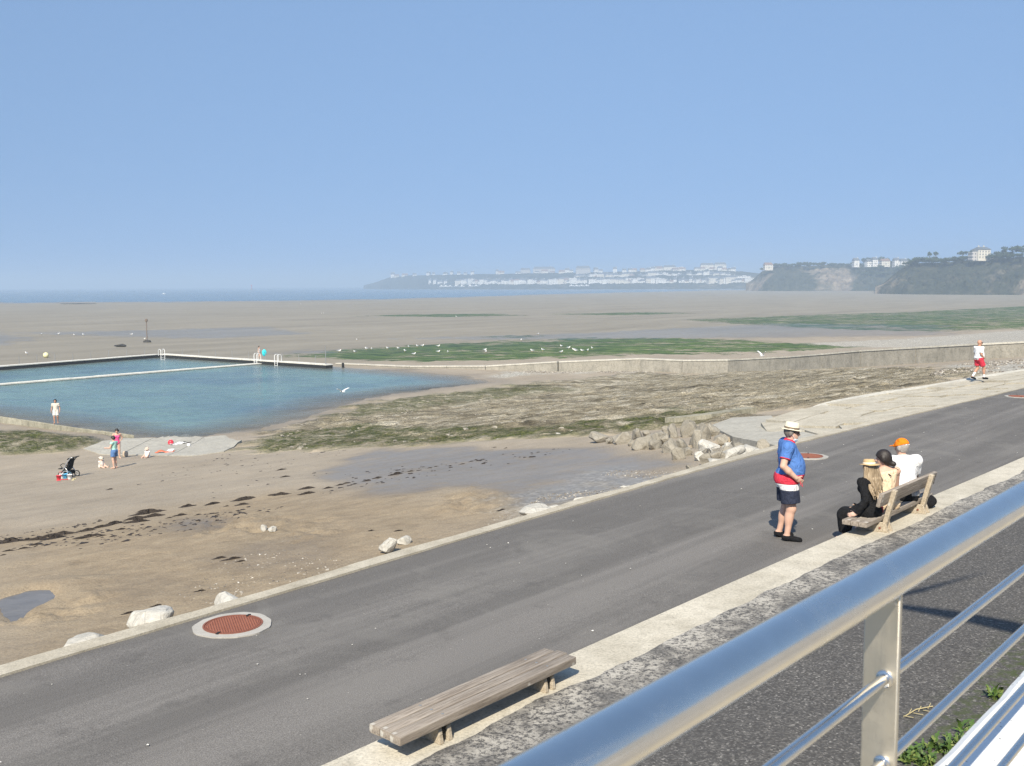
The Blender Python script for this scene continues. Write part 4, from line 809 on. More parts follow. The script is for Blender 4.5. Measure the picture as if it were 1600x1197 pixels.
STAND = dict(pel=(0, 0, .95), wai=(0, 0, 1.12), che=(0, 0, 1.31), nek=(0, -.01, 1.46), head=(0, .03, 1.635), shR=(.185, -.01, 1.42), shL=(-.185, -.01, 1.42), elR=(.25, -.03, 1.13), elL=(-.25, -.03, 1.13), wrR=(.26, .08, .90), wrL=(-.26, .08, .90),
    hipR=(.095, 0, .92), hipL=(-.095, 0, .92), knR=(.105, .02, .50), knL=(-.105, .02, .50), anR=(.11, -.02, .085), anL=(-.11, -.02, .085), toR=(.135, .15, .03), toL=(-.135, .15, .03), look=(0, 1, -.05), hdR=(0, .2, -1), hdL=(0, .2, -1))
def figure(J, k=1., fat=1., belly=0., female=False, h=.012, limb=1., fingers=True, curl=.35, headk=1.):
    J = {a: np.array(b, float)*(1 if a in ('look', 'hdR', 'hdL') else k) for a, b in J.items()}
    pts = np.array([v for a, v in J.items() if a not in ('look', 'hdR', 'hdL')]); m = .27*max(k, .6)
    g = Fig(pts.min(0)-m*np.array([1, 1, .3]), pts.max(0)+m*np.array([1, 1, .9]), h); g.J = J; g.k = k
    up = unit(J['che']-J['pel']); rt = unit(J['shR']-J['shL']); rt = unit(rt-up*rt.dot(up)); fw = np.cross(up, rt); T = np.stack([rt, fw, up], 1); g.T = T
    K = lambda *a: np.array(a)*k
    wf = fat
    g.ell('torso', J['pel'], K(.165*wf*(1.06 if female else 1), .118*wf, .13), T, 0); g.ell('torso', J['wai']+fw*.005*k, K((.125 if female else .148)*wf, .103*wf, .17), T, .06*k)
    g.ell('torso', J['che'], K((.15 if female else .172)*wf**.6, .112*wf**.7, .175), T, .07*k); g.cap('torso', J['shR']*.86+J['shL']*.14, J['shL']*.86+J['shR']*.14, .062*k, .062*k, .06*k)
    for s in (1, -1): g.ell('torso', J['pel']+rt*s*.075*k-fw*.06*k-up*.03*k, K(.088, .09, .10)*wf**.6, T, .05*k)
    if female:
        for s in (1, -1): g.ell('torso', J['che']+rt*s*.07*k+fw*.085*k-up*.02*k, K(.058, .055, .06), T, .03*k)
    if belly: g.ell('torso', J['wai']+fw*(.045+.05*belly)*k-up*.05*k, K(.165, .12+.05*belly, .20), T, .14*k)
    g.cap('neck', J['che']+up*.10*k, J['head']-V3(0, 0, .05)*k, .062*k*wf**.4, .052*k*wf**.4, 0)
    lk = unit(J['look']); hr = unit(np.cross(lk, [0, 0, 1.])); hu = np.cross(hr, lk); Hd = np.stack([hr, lk, hu], 1); g.Hd = Hd; c = J['head']; hk = k*headk; KH = lambda *a: np.array(a)*hk; g.hk = hk
    g.ell('head', c+hu*.02*hk-lk*.012*hk, KH(.077, .098, .098), Hd, 0); g.ell('head', c+lk*.018*hk-hu*.045*hk, KH(.062, .078, .075), Hd, .03*hk); g.ell('head', c+lk*.055*hk-hu*.088*hk, KH(.034, .03, .024), Hd, .02*hk)
    g.cap('head', c+lk*.088*hk+hu*.012*hk, c+lk*.112*hk-hu*.026*hk, .011*hk, .017*hk, .012*hk); g.cap('head', c+lk*.082*hk+hu*.03*hk+hr*.035*hk, c+lk*.082*hk+hu*.03*hk-hr*.035*hk, .013*hk, .013*hk, .012*hk)
    for z, r in ((-.052, .011), (-.068, .011)): g.cap('head', c+lk*.086*hk+hu*z*hk+hr*.016*hk, c+lk*.086*hk+hu*z*hk-hr*.016*hk, r*hk, r*hk, .008*hk)
    for s in (1, -1): g.ell('head', c+hr*s*.08*hk-lk*.012*hk-hu*.008*hk, KH(.013, .022, .034), Hd, .008*hk)
    g.armdir = {}
    for sd, s in (('R', 1), ('L', -1)):
        sh, el, wr = J['sh'+sd], J['el'+sd], J['wr'+sd]; g.cap('arm'+sd, sh, el, .056*k*limb, .043*k*limb, 0); g.ell('arm'+sd, sh, K(.062, .062, .062)*limb, None, .03*k)
        g.cap('fore'+sd, el, el*.6+wr*.4, .043*k*limb, .043*k*limb, 0); g.cap('fore'+sd, el*.6+wr*.4, wr, .042*k*limb, .028*k*limb, .02*k)
        d = unit(J['hd'+sd]); inn = -rt*s; nn = unit(inn-d*inn.dot(d)); sv_ = np.cross(d, nn); sv_ = sv_ if sv_.dot(fw) > 0 else -sv_; HB = np.stack([sv_, d, nn], 1)
        g.ell('fore'+sd, wr+d*.048*k, K(.040, .056, .019), HB, .018*k)
        if fingers:
            for i, (o, L) in enumerate(((.029, .068), (.010, .078), (-.010, .073), (-.028, .058))):
                a = wr+d*.088*k+sv_*o*k; b = a+unit(d+nn*curl*.6)*L*.55*k; e = b+unit(d+nn*curl*2.4)*L*.5*k; r = max(.0088*k, h*.72); g.cap('fore'+sd, a-d*.02*k, b, r, r*.95, .006*k); g.cap('fore'+sd, b, e, r*.95, r*.8, .004*k)
            a = wr+d*.03*k+sv_*.033*k; b = a+unit(d*.8+sv_*.8+nn*.3)*.042*k; e = b+unit(d+nn*.6+sv_*.1)*.035*k; r = max(.0105*k, h*.8); g.cap('fore'+sd, a, b, r*1.2, r, .012*k); g.cap('fore'+sd, b, e, r, r*.85, .004*k)
        else: g.ell('fore'+sd, wr+d*.11*k+nn*.01*k, K(.034, .055, .016), HB, .02*k)
        hp, kn, an, to = J['hip'+sd], J['kn'+sd], J['an'+sd], J['to'+sd]; g.cap('thigh'+sd, hp, kn, .092*k*limb*wf**.4, .060*k*limb, 0)
        g.cap('shin'+sd, kn, an, .056*k*limb, .036*k*limb, 0); ld = unit(an-kn); fd = unit(to-an); bk = -unit(fd-ld*fd.dot(ld)); g.ell('shin'+sd, kn*.68+an*.32+bk*.018*k, K(.052, .052, .11)*limb, np.stack([unit(np.cross(ld, bk)), unit(bk), ld], 1), .04*k); g.ell('shin'+sd, kn, K(.055, .058, .06)*limb, None, .03*k)
        g.cap('foot'+sd, an-V3(0, 0, .03)*k+bk*.03*k, to, .040*k, .030*k, 0); g.cap('foot'+sd, an, an-V3(0, 0, .03)*k, .037*k, .04*k, .02*k)
    F_ = g.f
    g.arms = smin_(smin_(F_['armR'], F_['foreR'], .02*k), smin_(F_['armL'], F_['foreL'], .02*k), .005); g.legs = smin_(smin_(smin_(F_['thighR'], F_['shinR'], .03*k), F_['footR'], .02*k), smin_(smin_(F_['thighL'], F_['shinL'], .03*k), F_['footL'], .02*k), .008)
    b = smin_(F_['torso'], F_['neck'], .03*k); b = smin_(b, F_['head'], .02*k); b = smin_(b, smin_(F_['armR'], F_['armL'], .005), .03*k); b = smin_(b, smin_(F_['foreR'], F_['foreL'], .005), .008*k); b = smin_(b, g.legs, .035*k); g.body = b
    return g
def hide_in(g, body, cloth, by=.006): return body
def place(name, label, g, loc, fwd, zoff=0., group=None):
    e = empty(name, (loc[0], loc[1], loc[2]+zoff), math.atan2(fwd[1], fwd[0])-math.pi/2); tag(e, label, 'person', group); return e
def shirt(g, off=.014, hem=None, sleeve=.6, neck=.075, full=False, open_neck=0.):
    J = g.J; k = g.k; D = g.f['torso']-off*k
    for sd in 'RL':
        sh, el, wr = J['sh'+sd], J['el'+sd], J['wr'+sd]
        if sleeve > 0:
            a = g.f['arm'+sd]-(off+.010)*k; d = unit(el-sh); a = np.maximum(a, g.plane(sh+(el-sh)*min(sleeve, 1.05), d)) if sleeve <= 1 else a
            if full: a = smin_(a, np.maximum(g.f['fore'+sd]-(off+.004)*k, g.plane(wr, unit(wr-el))), .02*k)
            D = smin_(D, a, .03*k)
    D = smin_(D, g.f['neck']-.004*k, .02*k); D = np.maximum(D, g.plane(J['nek']+V3(0, 0, .02)*k, unit(g.T[:, 2]+open_neck*g.T[:, 1])))
    if hem is not None: D = np.maximum(D, -g.plane(J['pel']+g.T[:, 2]*hem*k, g.T[:, 2]))
    return D
def shorts(g, top=.08, leg=.75, off=.022, flare=.03):
    J = g.J; k = g.k; D = np.maximum(g.f['torso']-.018*k, g.plane(J['pel']+g.T[:, 2]*top*k, g.T[:, 2]))
    for sd in 'RL':
        hp, kn = J['hip'+sd], J['kn'+sd]; d = unit(kn-hp); q = np.maximum(g.f['thigh'+sd]-off*k-flare*k*np.clip(g.plane(hp, d)/(.4*k), 0, 1), g.plane(hp+(kn-hp)*leg, d)); D = smin_(D, q, .03*k)
    return D
def shoe(g, sd, off=.008): return np.maximum(g.f['foot'+sd]-off*g.k, g.plane(g.J['an'+sd]+V3(0, 0, .005)*g.k, (0, 0, 1)))
def hair_cap(g, off=.016, low=-.02, back=-.03):
    c = g.J['head']; lk, hu = g.Hd[:, 1], g.Hd[:, 2]; D = g.f['head']-off*g.hk; n = unit(-lk*.75+hu*.66); return np.maximum(D, -g.plane(c+hu*low*g.hk+lk*back*g.hk, n))
def hat(g, parent, mat, band, crown_h=.10, crown_r=.093, brim=.155, tilt=0., lift=.052, name='hat'):
    c = g.J['head']+g.Hd[:, 2]*lift*g.hk-g.Hd[:, 1]*.01*g.hk; R = Matrix([list(r) for r in g.Hd]) @ Matrix.Rotation(tilt, 3, 'X'); s = g.hk
    mb = MB(); mb.lathe([(.085*s, -.004*s), (brim*s, -.010*s), (brim*s, -.004*s), (crown_r*1.06*s, .008*s), (crown_r*1.03*s, crown_h*.5*s), (crown_r*.9*s, crown_h*.95*s), (crown_r*.78*s, crown_h*s), (.02*s, crown_h*.97*s)], 32); mb.v = [(x*.93, y*1.12, z+(.012*s*(abs(x)/(brim*s))**2 if abs(x) > crown_r*s else 0)) for x, y, z in mb.v]
    mb.v = [tuple(R @ Vector(q)) for q in mb.v]; o = mb.build(name, mat, parent, True, loc=tuple(c))
    mb = MB(); mb.lathe([(crown_r*1.075*s, .006*s), (crown_r*1.07*s, .036*s), (crown_r*1.0*s, .037*s)], 32, close=False); mb.v = [(x*.93, y*1.12, z) for x, y, z in mb.v]; mb.v = [tuple(R @ Vector(q)) for q in mb.v]; mb.build('hat_band', band, o, True); return o
def glasses(g, parent, mat):
    c = g.J['head']; lk, hr, hu = g.Hd[:, 1], g.Hd[:, 0], g.Hd[:, 2]; s = g.hk; mb = MB(); R = Matrix([list(r) for r in g.Hd])
    for k in (1, -1): mb.box(c+lk*.103*s+hu*.012*s+hr*k*.034*s, (.052*s, .012*s, .036*s), R); mb.box(c+lk*.045*s+hu*.016*s+hr*k*.081*s, (.006*s, .11*s, .010*s), R)
    mb.box(c+lk*.106*s+hu*.018*s, (.03*s, .008*s, .008*s), R); return mb.build('sunglasses', mat, parent)
SK = skin('light_skin', (.56, .36, .27)); SKT = skin('tanned_skin', (.44, .25, .17)); SKP = skin('pale_skin', (.62, .43, .34))
BLACK = cloth('black_fabric', (.012, .012, .013)); WHITEC = cloth('white_fabric', (.78, .78, .78)); HAIRD = plain('dark_hair', (.018, .012, .009), .55, 0, .5, 60, .01); HAIRG = plain('grey_hair', (.16, .14, .12), .6, 0, .4, 60, .01)
STRAW = plain('pale_straw', (.66, .60, .46), .8, 0, .12, 80, .004); STRAWT = plain('tan_straw', (.52, .36, .18), .8, 0, .15, 80, .004); GLS = plain('dark_lens', (.01, .01, .012), .15)
NAVY = cloth('navy_fabric', (.030, .036, .060)); RED = cloth('red_fabric', (.62, .045, .075)); BLUE = cloth('blue_fabric', (.085, .19, .47)); CREAM = cloth('cream_fabric', (.74, .58, .40))

# standing man in the road
def std_man():
    J = dict(STAND); J.update(pel=(0, -.02, .95), wai=(0, .02, 1.12), che=(0, -.01, 1.31), nek=(0, -.005, 1.485), head=(0, .045, 1.61), shR=(.20, -.03, 1.415), shL=(-.20, -.03, 1.415), elR=(.285, -.10, 1.15), wrR=(.255, .09, .975), hdR=(-.35, .75, -.55), elL=(-.285, -.08, 1.14), wrL=(-.25, .12, .98), hdL=(.3, .8, -.4),
        hipR=(.10, 0, .92), hipL=(-.10, -.02, .92), knR=(.115, .045, .49), knL=(-.105, .0, .49), anR=(.12, -.01, .085), anL=(-.12, -.10, .085), toR=(.155, .17, .03), toL=(-.15, .08, .03), look=(.12, 1, -.10))
    g = figure(J, 1.0, 1.22, .45, False, .0095, 1.12); q = at_z(1229, 842.5, 0); fx = (1, -.16)
    e = place('person', 'stout man in blue shirt, striped shorts and straw hat standing on the road', g, q, fx)
    sh = shirt(g, .016, hem=-.035, sleeve=.62); k = g.k; J = g.J
    so_ = shorts(g, .06, .80, .026, .045); band = g.plane((0, 0, 0), (0, 0, 1)) ; z = lambda v: g.plane((0, 0, v), (0, 0, 1))
    shoes = [shoe(g, 'R', .010), shoe(g, 'L', .010)]
    body = hide_in(g, g.body, np.minimum(sh, so_)); g.obj('body', body, SK, e)
    g.obj('shirt', np.maximum(sh, -z(.905)), BLUE, e)
    for nm, a, b, mt in (('shorts_red_band', .865, 1.02, RED), ('shorts_white_band', .775, .865, WHITEC), ('shorts_navy_leg', .4, .775, NAVY)): g.obj(nm, np.maximum(np.maximum(so_, z(b)), -z(a)), mt, e)
    for sd in 'RL':
        s0, el = J['sh'+sd], J['el'+sd]; d = unit(el-s0); t = s0+(el-s0)*.62; g.obj('sleeve_trim', np.maximum(np.maximum(g.f['arm'+sd]-.027, g.plane(t+d*.004, d)), -g.plane(t-d*.016, d)), RED, e)
    cl = np.maximum(np.maximum(np.minimum(g.f['neck'], g.f['torso'])-.022, g.plane(J['nek']+V3(0, 0, .035), (0, .25, 1))), -g.plane(J['nek']+V3(0, 0, -.008), (0, .25, 1))); cl = np.maximum(cl, g.f['neck']-.03); g.obj('collar', cl, RED, e)
    for d_ in shoes: g.obj('shoe', d_, BLACK, e)
    g.obj('hair', np.maximum(hair_cap(g, .012, -.035, -.005), -(g.plane(J['head']-V3(0, 0, .075), (0, 0, 1)))), HAIRG, e)
    hat(g, e, STRAW, plain('hat_band_brown', (.12, .09, .06), .8), .105, .092, .140, -.04, .048); glasses(g, e, GLS)
    c = J['head']; lk, hu, hr = g.Hd[:, 1], g.Hd[:, 2], g.Hd[:, 0]; mk = np.maximum(np.maximum(smin_(g.f['head'], g.f['neck'], .02)-.018, -g.plane(c-hu*.085+lk*.04, unit(-hu*.45+lk*.9))), g.plane(c-hu*.062, unit(hu+lk*.35))); mk = np.maximum(mk, -g.plane(c-hu*.155, hu)); mo = g.obj('face_mask', mk, cloth('mask_blue', (.55, .68, .78)), e)
    for s in (1, -1): mb = MB(); mb.tube([tuple(c+hr*s*.088-hu*.0+lk*-.01), tuple(c+hr*s*.082-hu*.05+lk*.03), tuple(c+hr*s*.06-hu*.09+lk*.06)], .003, 5); mb.build('mask_strap', WHITEC, e)
    mb = MB(); mb.tube([tuple(J['wrR']+V3(.045, .05, -.03)), tuple(J['wrR']+V3(.055, .06, -.09)), tuple(J['wrR']+V3(.05, .09, -.12)), tuple(J['wrR']+V3(.05, .075, -.06))], .005, 5); mb.build('drawstring', RED, e)
    return e
std_man()
SEAT = .44
def twist(J, deg):
    a = math.radians(deg); ca, sa = math.cos(a), math.sin(a)
    for n in ('wai', 'che', 'nek', 'head', 'shR', 'shL', 'elR', 'elL', 'wrR', 'wrL', 'look', 'hdR', 'hdL'):
        f = .5 if n == 'wai' else 1.; c, d = math.cos(a*f), math.sin(a*f); x, y, z = J[n]; J[n] = (x*c-y*d, x*d+y*c, z)
    return J
def sitter(kind, s, p, label, k=1., lean=0., turn=0., **kw):
    z0 = SEAT/k; J = dict(pel=(0, 0, z0+.10), wai=(0, .02+lean*.3, z0+.27), che=(0, .03+lean*.7, z0+.46), nek=(0, .02+lean, z0+.61), head=(0, .045+lean*1.3, z0+.78), shR=(.18, .02+lean, z0+.57), shL=(-.18, .02+lean, z0+.57), elR=(.23, .10+lean, z0+.30), elL=(-.23, .10+lean, z0+.30), wrR=(.13, .32+lean, z0+.20), wrL=(-.13, .32+lean, z0+.20), hipR=(.095, .02, z0+.085), hipL=(-.095, .02, z0+.085),
        knR=(.13, .44, z0+.09), knL=(-.13, .44, z0+.09), anR=(.13, .46, .085), anL=(-.13, .46, .085), toR=(.15, .63, .03), toL=(-.15, .63, .03), look=(0, 1, -.15), hdR=(-.4, .8, -.3), hdL=(.4, .8, -.3)); J.update(kw)
    return J
dirp = (d_p.x, d_p.y)
def at_bench(s, p): q = W(s, p, 0); return (q[0], q[1], 0)
m = M('fair_hair', .55); hv = m.mapv(m.obj(), (70, 70, 5)); ha = m.noise(hv, 1., 4, .6, .3); m.col(m.ramp(ha, [(.3, (.13, .09, .05)), (.5, (.32, .24, .15)), (.68, (.52, .42, .29))])).bump(ha, .8, .02); FAIR = m.m
# girl with long hair, left end of the bench
def girl():
    k = .90; J = sitter('g', 0, 0, '', k); zs = SEAT/k
    J.update(wrL=(-.34, .10, zs+.06), elL=(-.30, -.02, zs+.30), hdL=(-.15, .8, -.25), shL=(-.165, .02, zs+.56), shR=(.165, .02, zs+.56), look=(.28, 1, -.12), knL=(-.10, .40, zs-.03), knR=(.06, .42, zs-.02), anR=(.04, .40, .085), anL=(-.10, .37, .085), toR=(.05, .55, .03), toL=(-.11, .52, .03)); twist(J, -22); J.update(elR=(.19, .05, zs+.28), wrR=(.06, .22, zs+.085), hdR=(-.7, .6, -.1), elL=(-.235, -.03, zs+.30), wrL=(-.29, .10, zs+.07), hdL=(-.15, .8, -.25))
    g = figure(J, k, .92, 0, True, .0095, .88); e = place('person', 'person in black clothes with long fair hair and tan hat sitting on the bench', g, at_bench(14.46, 5.57), dirp)
    top = shirt(g, .016, hem=None, sleeve=1.2, full=True); sk = smin_(smin_(g.f['thighR'], g.f['thighL'], .15)-.022, np.maximum(smin_(g.f['shinR'], g.f['shinL'], .15)-.035, -g.plane(V3(0, 0, .16), (0, 0, 1))), .03); dr = smin_(top, sk, .04)
    g.obj('body', hide_in(g, g.body, dr), SKP, e); g.obj('dress', dr, BLACK, e)
    c = g.J['head']; lk, hu, hr = g.Hd[:, 1], g.Hd[:, 2], g.Hd[:, 0]; D = hair_cap(g, .018, -.01, .0)
    g.f['hr'] = D
    for i in range(9):
        x = (i-4)*.021; b = c+hr*x*1.15-lk*(.085-.5*abs(x)**1.3)+hu*.0; m_ = b-V3(0, .022, .17)+hr*x*.35; t = g.J['che']-V3(0, .145, .10+.02*math.sin(i*2.2))+V3(x*1.25, 0, 0)
        t = t+V3(random.uniform(-.02, .02), random.uniform(-.02, .02), random.uniform(-.05, .03)); g.cap('hr', b, m_, .024, .017+.006*(i % 2), .008); g.cap('hr', m_, t, .017+.006*(i % 2), .007, .006)
        for q_ in range(2): g.cap('hr', m_+V3(random.uniform(-.025, .025), -.012, .02), t+V3(random.uniform(-.04, .04), -.01, random.uniform(-.05, .06)), .010, .005, .004)
    g.obj('hair', g.f['hr'], FAIR, e); hat(g, e, STRAWT, plain('hat_band_cream', (.66, .58, .45), .8), .085, .092, .165, .0, .050)
girl()
# woman in the cream dress, middle of the bench
def woman():
    k = .97; zs = SEAT/k; J = sitter('w', 0, 0, '', k, .03)
    J.update(head=(-.045, .07, zs+.765), look=(-.85, .7, -.22), shR=(.165, .03, zs+.565), shL=(-.165, .06, zs+.55), elL=(-.20, .16, zs+.31), wrL=(-.03, .33, zs+.22), hdL=(.7, .5, -.2), knL=(.08, .38, zs+.02), knR=(.25, .37, zs+.03), anL=(.10, .36, .085), anR=(.27, .36, .085), toL=(.14, .52, .03), toR=(.32, .52, .03)); twist(J, -38); J.update(wrR=(.20, .26, zs+.11), wrL=(.06, .26, zs+.11))
    g = figure(J, k, .98, 0, True, .0095, .95); e = place('person', 'dark-haired person in cream sleeveless dress sitting in the middle of the bench', g, at_bench(15.15, 5.58), dirp)
    T = g.f['torso']-.014; up = g.T[:, 2]; D = np.maximum(T, g.plane(g.J['che']+up*.085, unit(up+V3(0, .25, 0)))); D = np.maximum(D, -(g.f['armR']-.012)); D = np.maximum(D, -(g.f['armL']-.012))
    sk = smin_(g.f['thighR'], g.f['thighL'], .10)-.022; sk = np.maximum(sk, g.plane(V3(0, .46, 0), (0, 1, 0))); D = smin_(D, sk, .03)
    g.obj('body', hide_in(g, g.body, D), SK, e); g.obj('dress', D, CREAM, e)
    for sd, s in (('R', 1), ('L', -1)):
        a = g.J['sh'+sd]; mb = MB(); mb.tube([tuple(g.J['che']+V3(s*.10, -.125, .05)), tuple(a+V3(-s*.065, -.055, .045)), tuple(a+V3(-s*.065, .02, .062)), tuple(g.J['che']+V3(s*.10, .115, .07))], .007, 6); mb.build('strap', BLACK if sd == 'L' else CREAM, e)
    c = g.J['head']; lk, hu = g.Hd[:, 1], g.Hd[:, 2]; g.f['hr'] = hair_cap(g, .022, -.03, .02); b = c-lk*.085-hu*.085
    g.ell('hr', b, (.048, .048, .046), None, .02); g.ell('hr', b-lk*.045-hu*.02, (.04, .04, .042), None, .012); g.ell('hr', c-lk*.05-hu*.03, (.075, .07, .075), None, .03); g.obj('hair', g.f['hr'], HAIRD, e)
woman()
# man with the orange cap, far end of the bench
def cap_man():
    k = 1.04; zs = SEAT/k; J = sitter('m', 0, 0, '', k, .04); J.update(look=(-.45, 1, -.25), head=(-.02, .09, zs+.775), elL=(-.25, .16, zs+.30), elR=(.25, .16, zs+.30), wrL=(-.10, .40, zs+.18), wrR=(.10, .40, zs+.18), knR=(.30, .40, zs+.08), anR=(.34, .42, .085), toR=(.40, .58, .03), shR=(.195, .05, zs+.57), shL=(-.195, .05, zs+.57), nek=(0, .05, zs+.645)); twist(J, -42)
    g = figure(J, k, 1.14, .35, False, .0095, 1.08); e = place('person', 'person in white shirt and orange cap sitting at one end of the bench', g, at_bench(15.93, 5.60), dirp)
    sh = shirt(g, .018, hem=-.06, sleeve=.75); so_ = shorts(g, .05, .9, .024, .02)
    g.obj('body', hide_in(g, g.body, np.minimum(sh, so_)), SK, e); g.obj('shirt', sh, WHITEC, e); g.obj('trousers', so_, BLACK, e)
    c = g.J['head']; lk, hu, hr = g.Hd[:, 1], g.Hd[:, 2], g.Hd[:, 0]; hc = np.maximum(hair_cap(g, .010, -.045, .0), -(g.plane(c-hu*.085, hu))); g.obj('hair', hc, plain('silver_hair', (.34, .31, .28), .6, 0, .3, 60, .01), e)
    cp = np.maximum(g.f['head']-.020, -g.plane(c+hu*.022+lk*.0, unit(hu+lk*.12))); g.f['vis'] = g.new(); g.ell('vis', c+lk*.13+hu*.038, (.075, .085, .008), g.Hd, 0); co = g.obj('cap', smin_(cp, g.f['vis'], .01), cloth('orange_fabric', (.86, .22, .012)), e)
    mb = MB(); mb.tube([tuple(c-lk*.105+hr*x+hu*(.028+.028*math.sqrt(max(0, 1-(x/.035)**2)))) for x in np.linspace(-.035, .035, 7)], .006, 6); mb.box(c-lk*.118+hu*.026, (.08, .008, .014), Matrix([list(r) for r in g.Hd])); mb.build('cap_strap', WHITEC, co)
    mb = MB(); mb.box(g.J['shL']*.45+g.J['elL']*.55+V3(-.069, -.03, .0), (.006, .05, .05)); mb.build('sleeve_print', cloth('print_violet', (.42, .36, .55)), e)
cap_man()
mb = MB(); mb.ball((0, 0, .09), (.17, .12, .10), 18, 10); mb.v = [(x*(1+.06*math.sin(y*30)), y, max(0, z+.015*math.sin(x*25))) for x, y, z in mb.v]; bo = mb.build('bag', BLACK, loc=W(16.55, 5.44, .222), smooth=True); bo.rotation_euler = (0, 0, .6)
bg_ = empty('black_bag', W(16.55, 5.44, .222), .6); bo.parent = bg_; bo.location = (0, 0, 0); bo.rotation_euler = (0, 0, 0); bo.name = 'pouch'; tag(bg_, 'soft black bag on the concrete behind the bench end', 'bag'); mb = MB(); mb.tube([(-.1, 0, .17), (-.06, .02, .24), (.04, .02, .25), (.1, 0, .17)], .009, 6); mb.build('handle', BLACK, bg_)
mb = MB(); mb.box((0, 0, .05), (.10, .16, .10), None, .85); ro = bevel(mb.build('red_bag', RED, loc=W(14.78, 5.56, .442)), .02, 2); tag(ro, 'small red pouch on the bench beside the fair-haired person', 'bag')

# walker on the revetment edge
def small(name_label, J, k, q, fwd, clothes, sk, h=.02, fat=1., female=False, belly=0., hairm=HAIRD, headk=1.05, group=None, zoff=0., limb=1.):
    g = figure(J, k, fat, belly, female, h, limb, False, headk=headk); e = place('person', name_label, g, q, fwd, zoff, group); cov = None
    ds = []
    for nm, fn, mt in clothes: d = fn(g); ds.append((nm, d, mt)); cov = d if cov is None else np.minimum(cov, d)
    g.obj('body', hide_in(g, g.body, cov) if cov is not None else g.body, sk, e)
    for nm, d, mt in ds: g.obj(nm, d, mt, e)
    if hairm is not None: g.obj('hair', hair_cap(g, .022, -.03, .0), hairm, e)
    return g, e
JW = dict(STAND); JW.update(knR=(.10, .22, .50), anR=(.10, .24, .10), toR=(.12, .42, .04), knL=(-.10, .05, .50), anL=(-.10, -.22, .13), toL=(-.10, -.06, .03), elR=(.24, -.10, 1.14), wrR=(.20, .08, .98), hdR=(-.2, .9, -.3), elL=(-.24, .02, 1.14), wrL=(-.18, .22, 1.0), hdL=(.2, .9, -.3), look=(.35, 1, -.1))
q = gr(1528, 593, RISE); g, e = small('bald man in white shirt and red shorts walking on the revetment edge', JW, 1.0, q, (1, .35), [('shirt', lambda g: shirt(g, .018, hem=-.08, sleeve=.8), WHITEC), ('shorts', lambda g: shorts(g, .05, .72, .024, .03), RED), ]+[('sock', lambda g, sd=sd: np.maximum(g.f['shin'+sd]-.006, g.plane((0, 0, .30), (0, .3, 1))), WHITEC) for sd in 'RL']+[('shoe', lambda g, sd=sd: shoe(g, sd, .012), BLACK) for sd in 'RL'], SKT, .015, 1.12, False, .5, None); glasses(g, e, GLS)
# man on the pool wall
JM = dict(STAND); JM.update(knR=(.10, .10, .50), anR=(.10, .12, .085), toR=(.12, .29, .03), anL=(-.10, -.12, .10), toL=(-.12, .05, .03), elR=(.27, -.05, 1.14), elL=(-.27, -.03, 1.14), wrR=(.30, .05, .90), wrL=(-.28, .08, .90))
q = at_z(88, 661.8, -6.0); small('bather in pale shirt and shorts walking along the block wall', JM, 1.0, q, (.25, -1), [('shirt', lambda g: shirt(g, .018, hem=-.06, sleeve=.6), cloth('pale_tee', (.62, .58, .50))), ('shorts', lambda g: shorts(g, .05, .8, .024, .03), cloth('pale_shorts', (.68, .66, .6)))], SKT, .02)
# two standing women on the sand
JP = dict(STAND); JP.update(elL=(-.32, -.08, 1.18), wrL=(-.17, .04, 1.02), hdL=(.6, .4, -.5), elR=(.26, .02, 1.14), wrR=(.22, .16, .95), look=(.5, .9, -.5), head=(0, .06, 1.62))
q = on_ground(184, 716.5); small('bather in pink one-piece swimsuit standing with hand on hip', JP, .97, q, (.55, -.8), [('swimsuit', lambda g: np.maximum(np.maximum(g.f['torso']-.012, g.plane(g.J['che']+V3(0, 0, .06), (0, 0, 1))), -g.plane(g.J['pel']-V3(0, 0, .10), (0, 0, 1))), cloth('pink_fabric', (.80, .10, .28)))], SK, .018, 1., True)
JB = dict(STAND); JB.update(elL=(-.26, .06, 1.15), wrL=(-.22, .32, 1.13), hdL=(0, 1, 0), elR=(.25, .03, 1.14), wrR=(.20, .26, 1.1), hdR=(0, 1, 0), look=(0, 1, -.35))
q = on_ground(179.5, 732); g, e = small('person in mint top and blue shorts facing the two toddlers', JB, .94, q, (-1, .25), [('top', lambda g: shirt(g, .016, hem=.03, sleeve=.3), cloth('mint_fabric', (.42, .70, .60))), ('shorts', lambda g: shorts(g, .10, .62, .03, .05), cloth('denim', (.10, .19, .38)))], SK, .018, 1., True)
# toddlers
def toddler(label, px, py, fwd, hatc, topc):
    z0 = .02; J = dict(pel=(0, 0, .11), wai=(0, .01, .27), che=(0, .03, .42), nek=(0, .03, .55), head=(0, .05, .71), shR=(.15, .03, .52), shL=(-.15, .03, .52), elR=(.2, .12, .32), elL=(-.2, .12, .32), wrR=(.17, .28, .18), wrL=(-.17, .28, .18), hipR=(.09, .04, .10), hipL=(-.09, .04, .10), knR=(.2, .32, .14), knL=(-.2, .32, .14), anR=(.16, .58, .07), anL=(-.16, .58, .07), toR=(.18, .62, .17), toL=(-.18, .62, .17), look=(0, 1, -.4), hdR=(0, .8, -.5), hdL=(0, .8, -.5))
    q = on_ground(px, py); g, e = small(label, J, .66, q, fwd, [('top', lambda g: shirt(g, .02, hem=None, sleeve=.5), topc)], SKP, .012, 1.05, False, .2, None, 1.45)
    hat(g, e, hatc, hatc, .075, .09, .14, 0, .04)
toddler('toddler in cream clothes sitting on the sand beside the pram', 158, 731, (.8, -.45), cloth('cream_hat', (.66, .58, .48)), cloth('cream_top', (.72, .66, .6)))
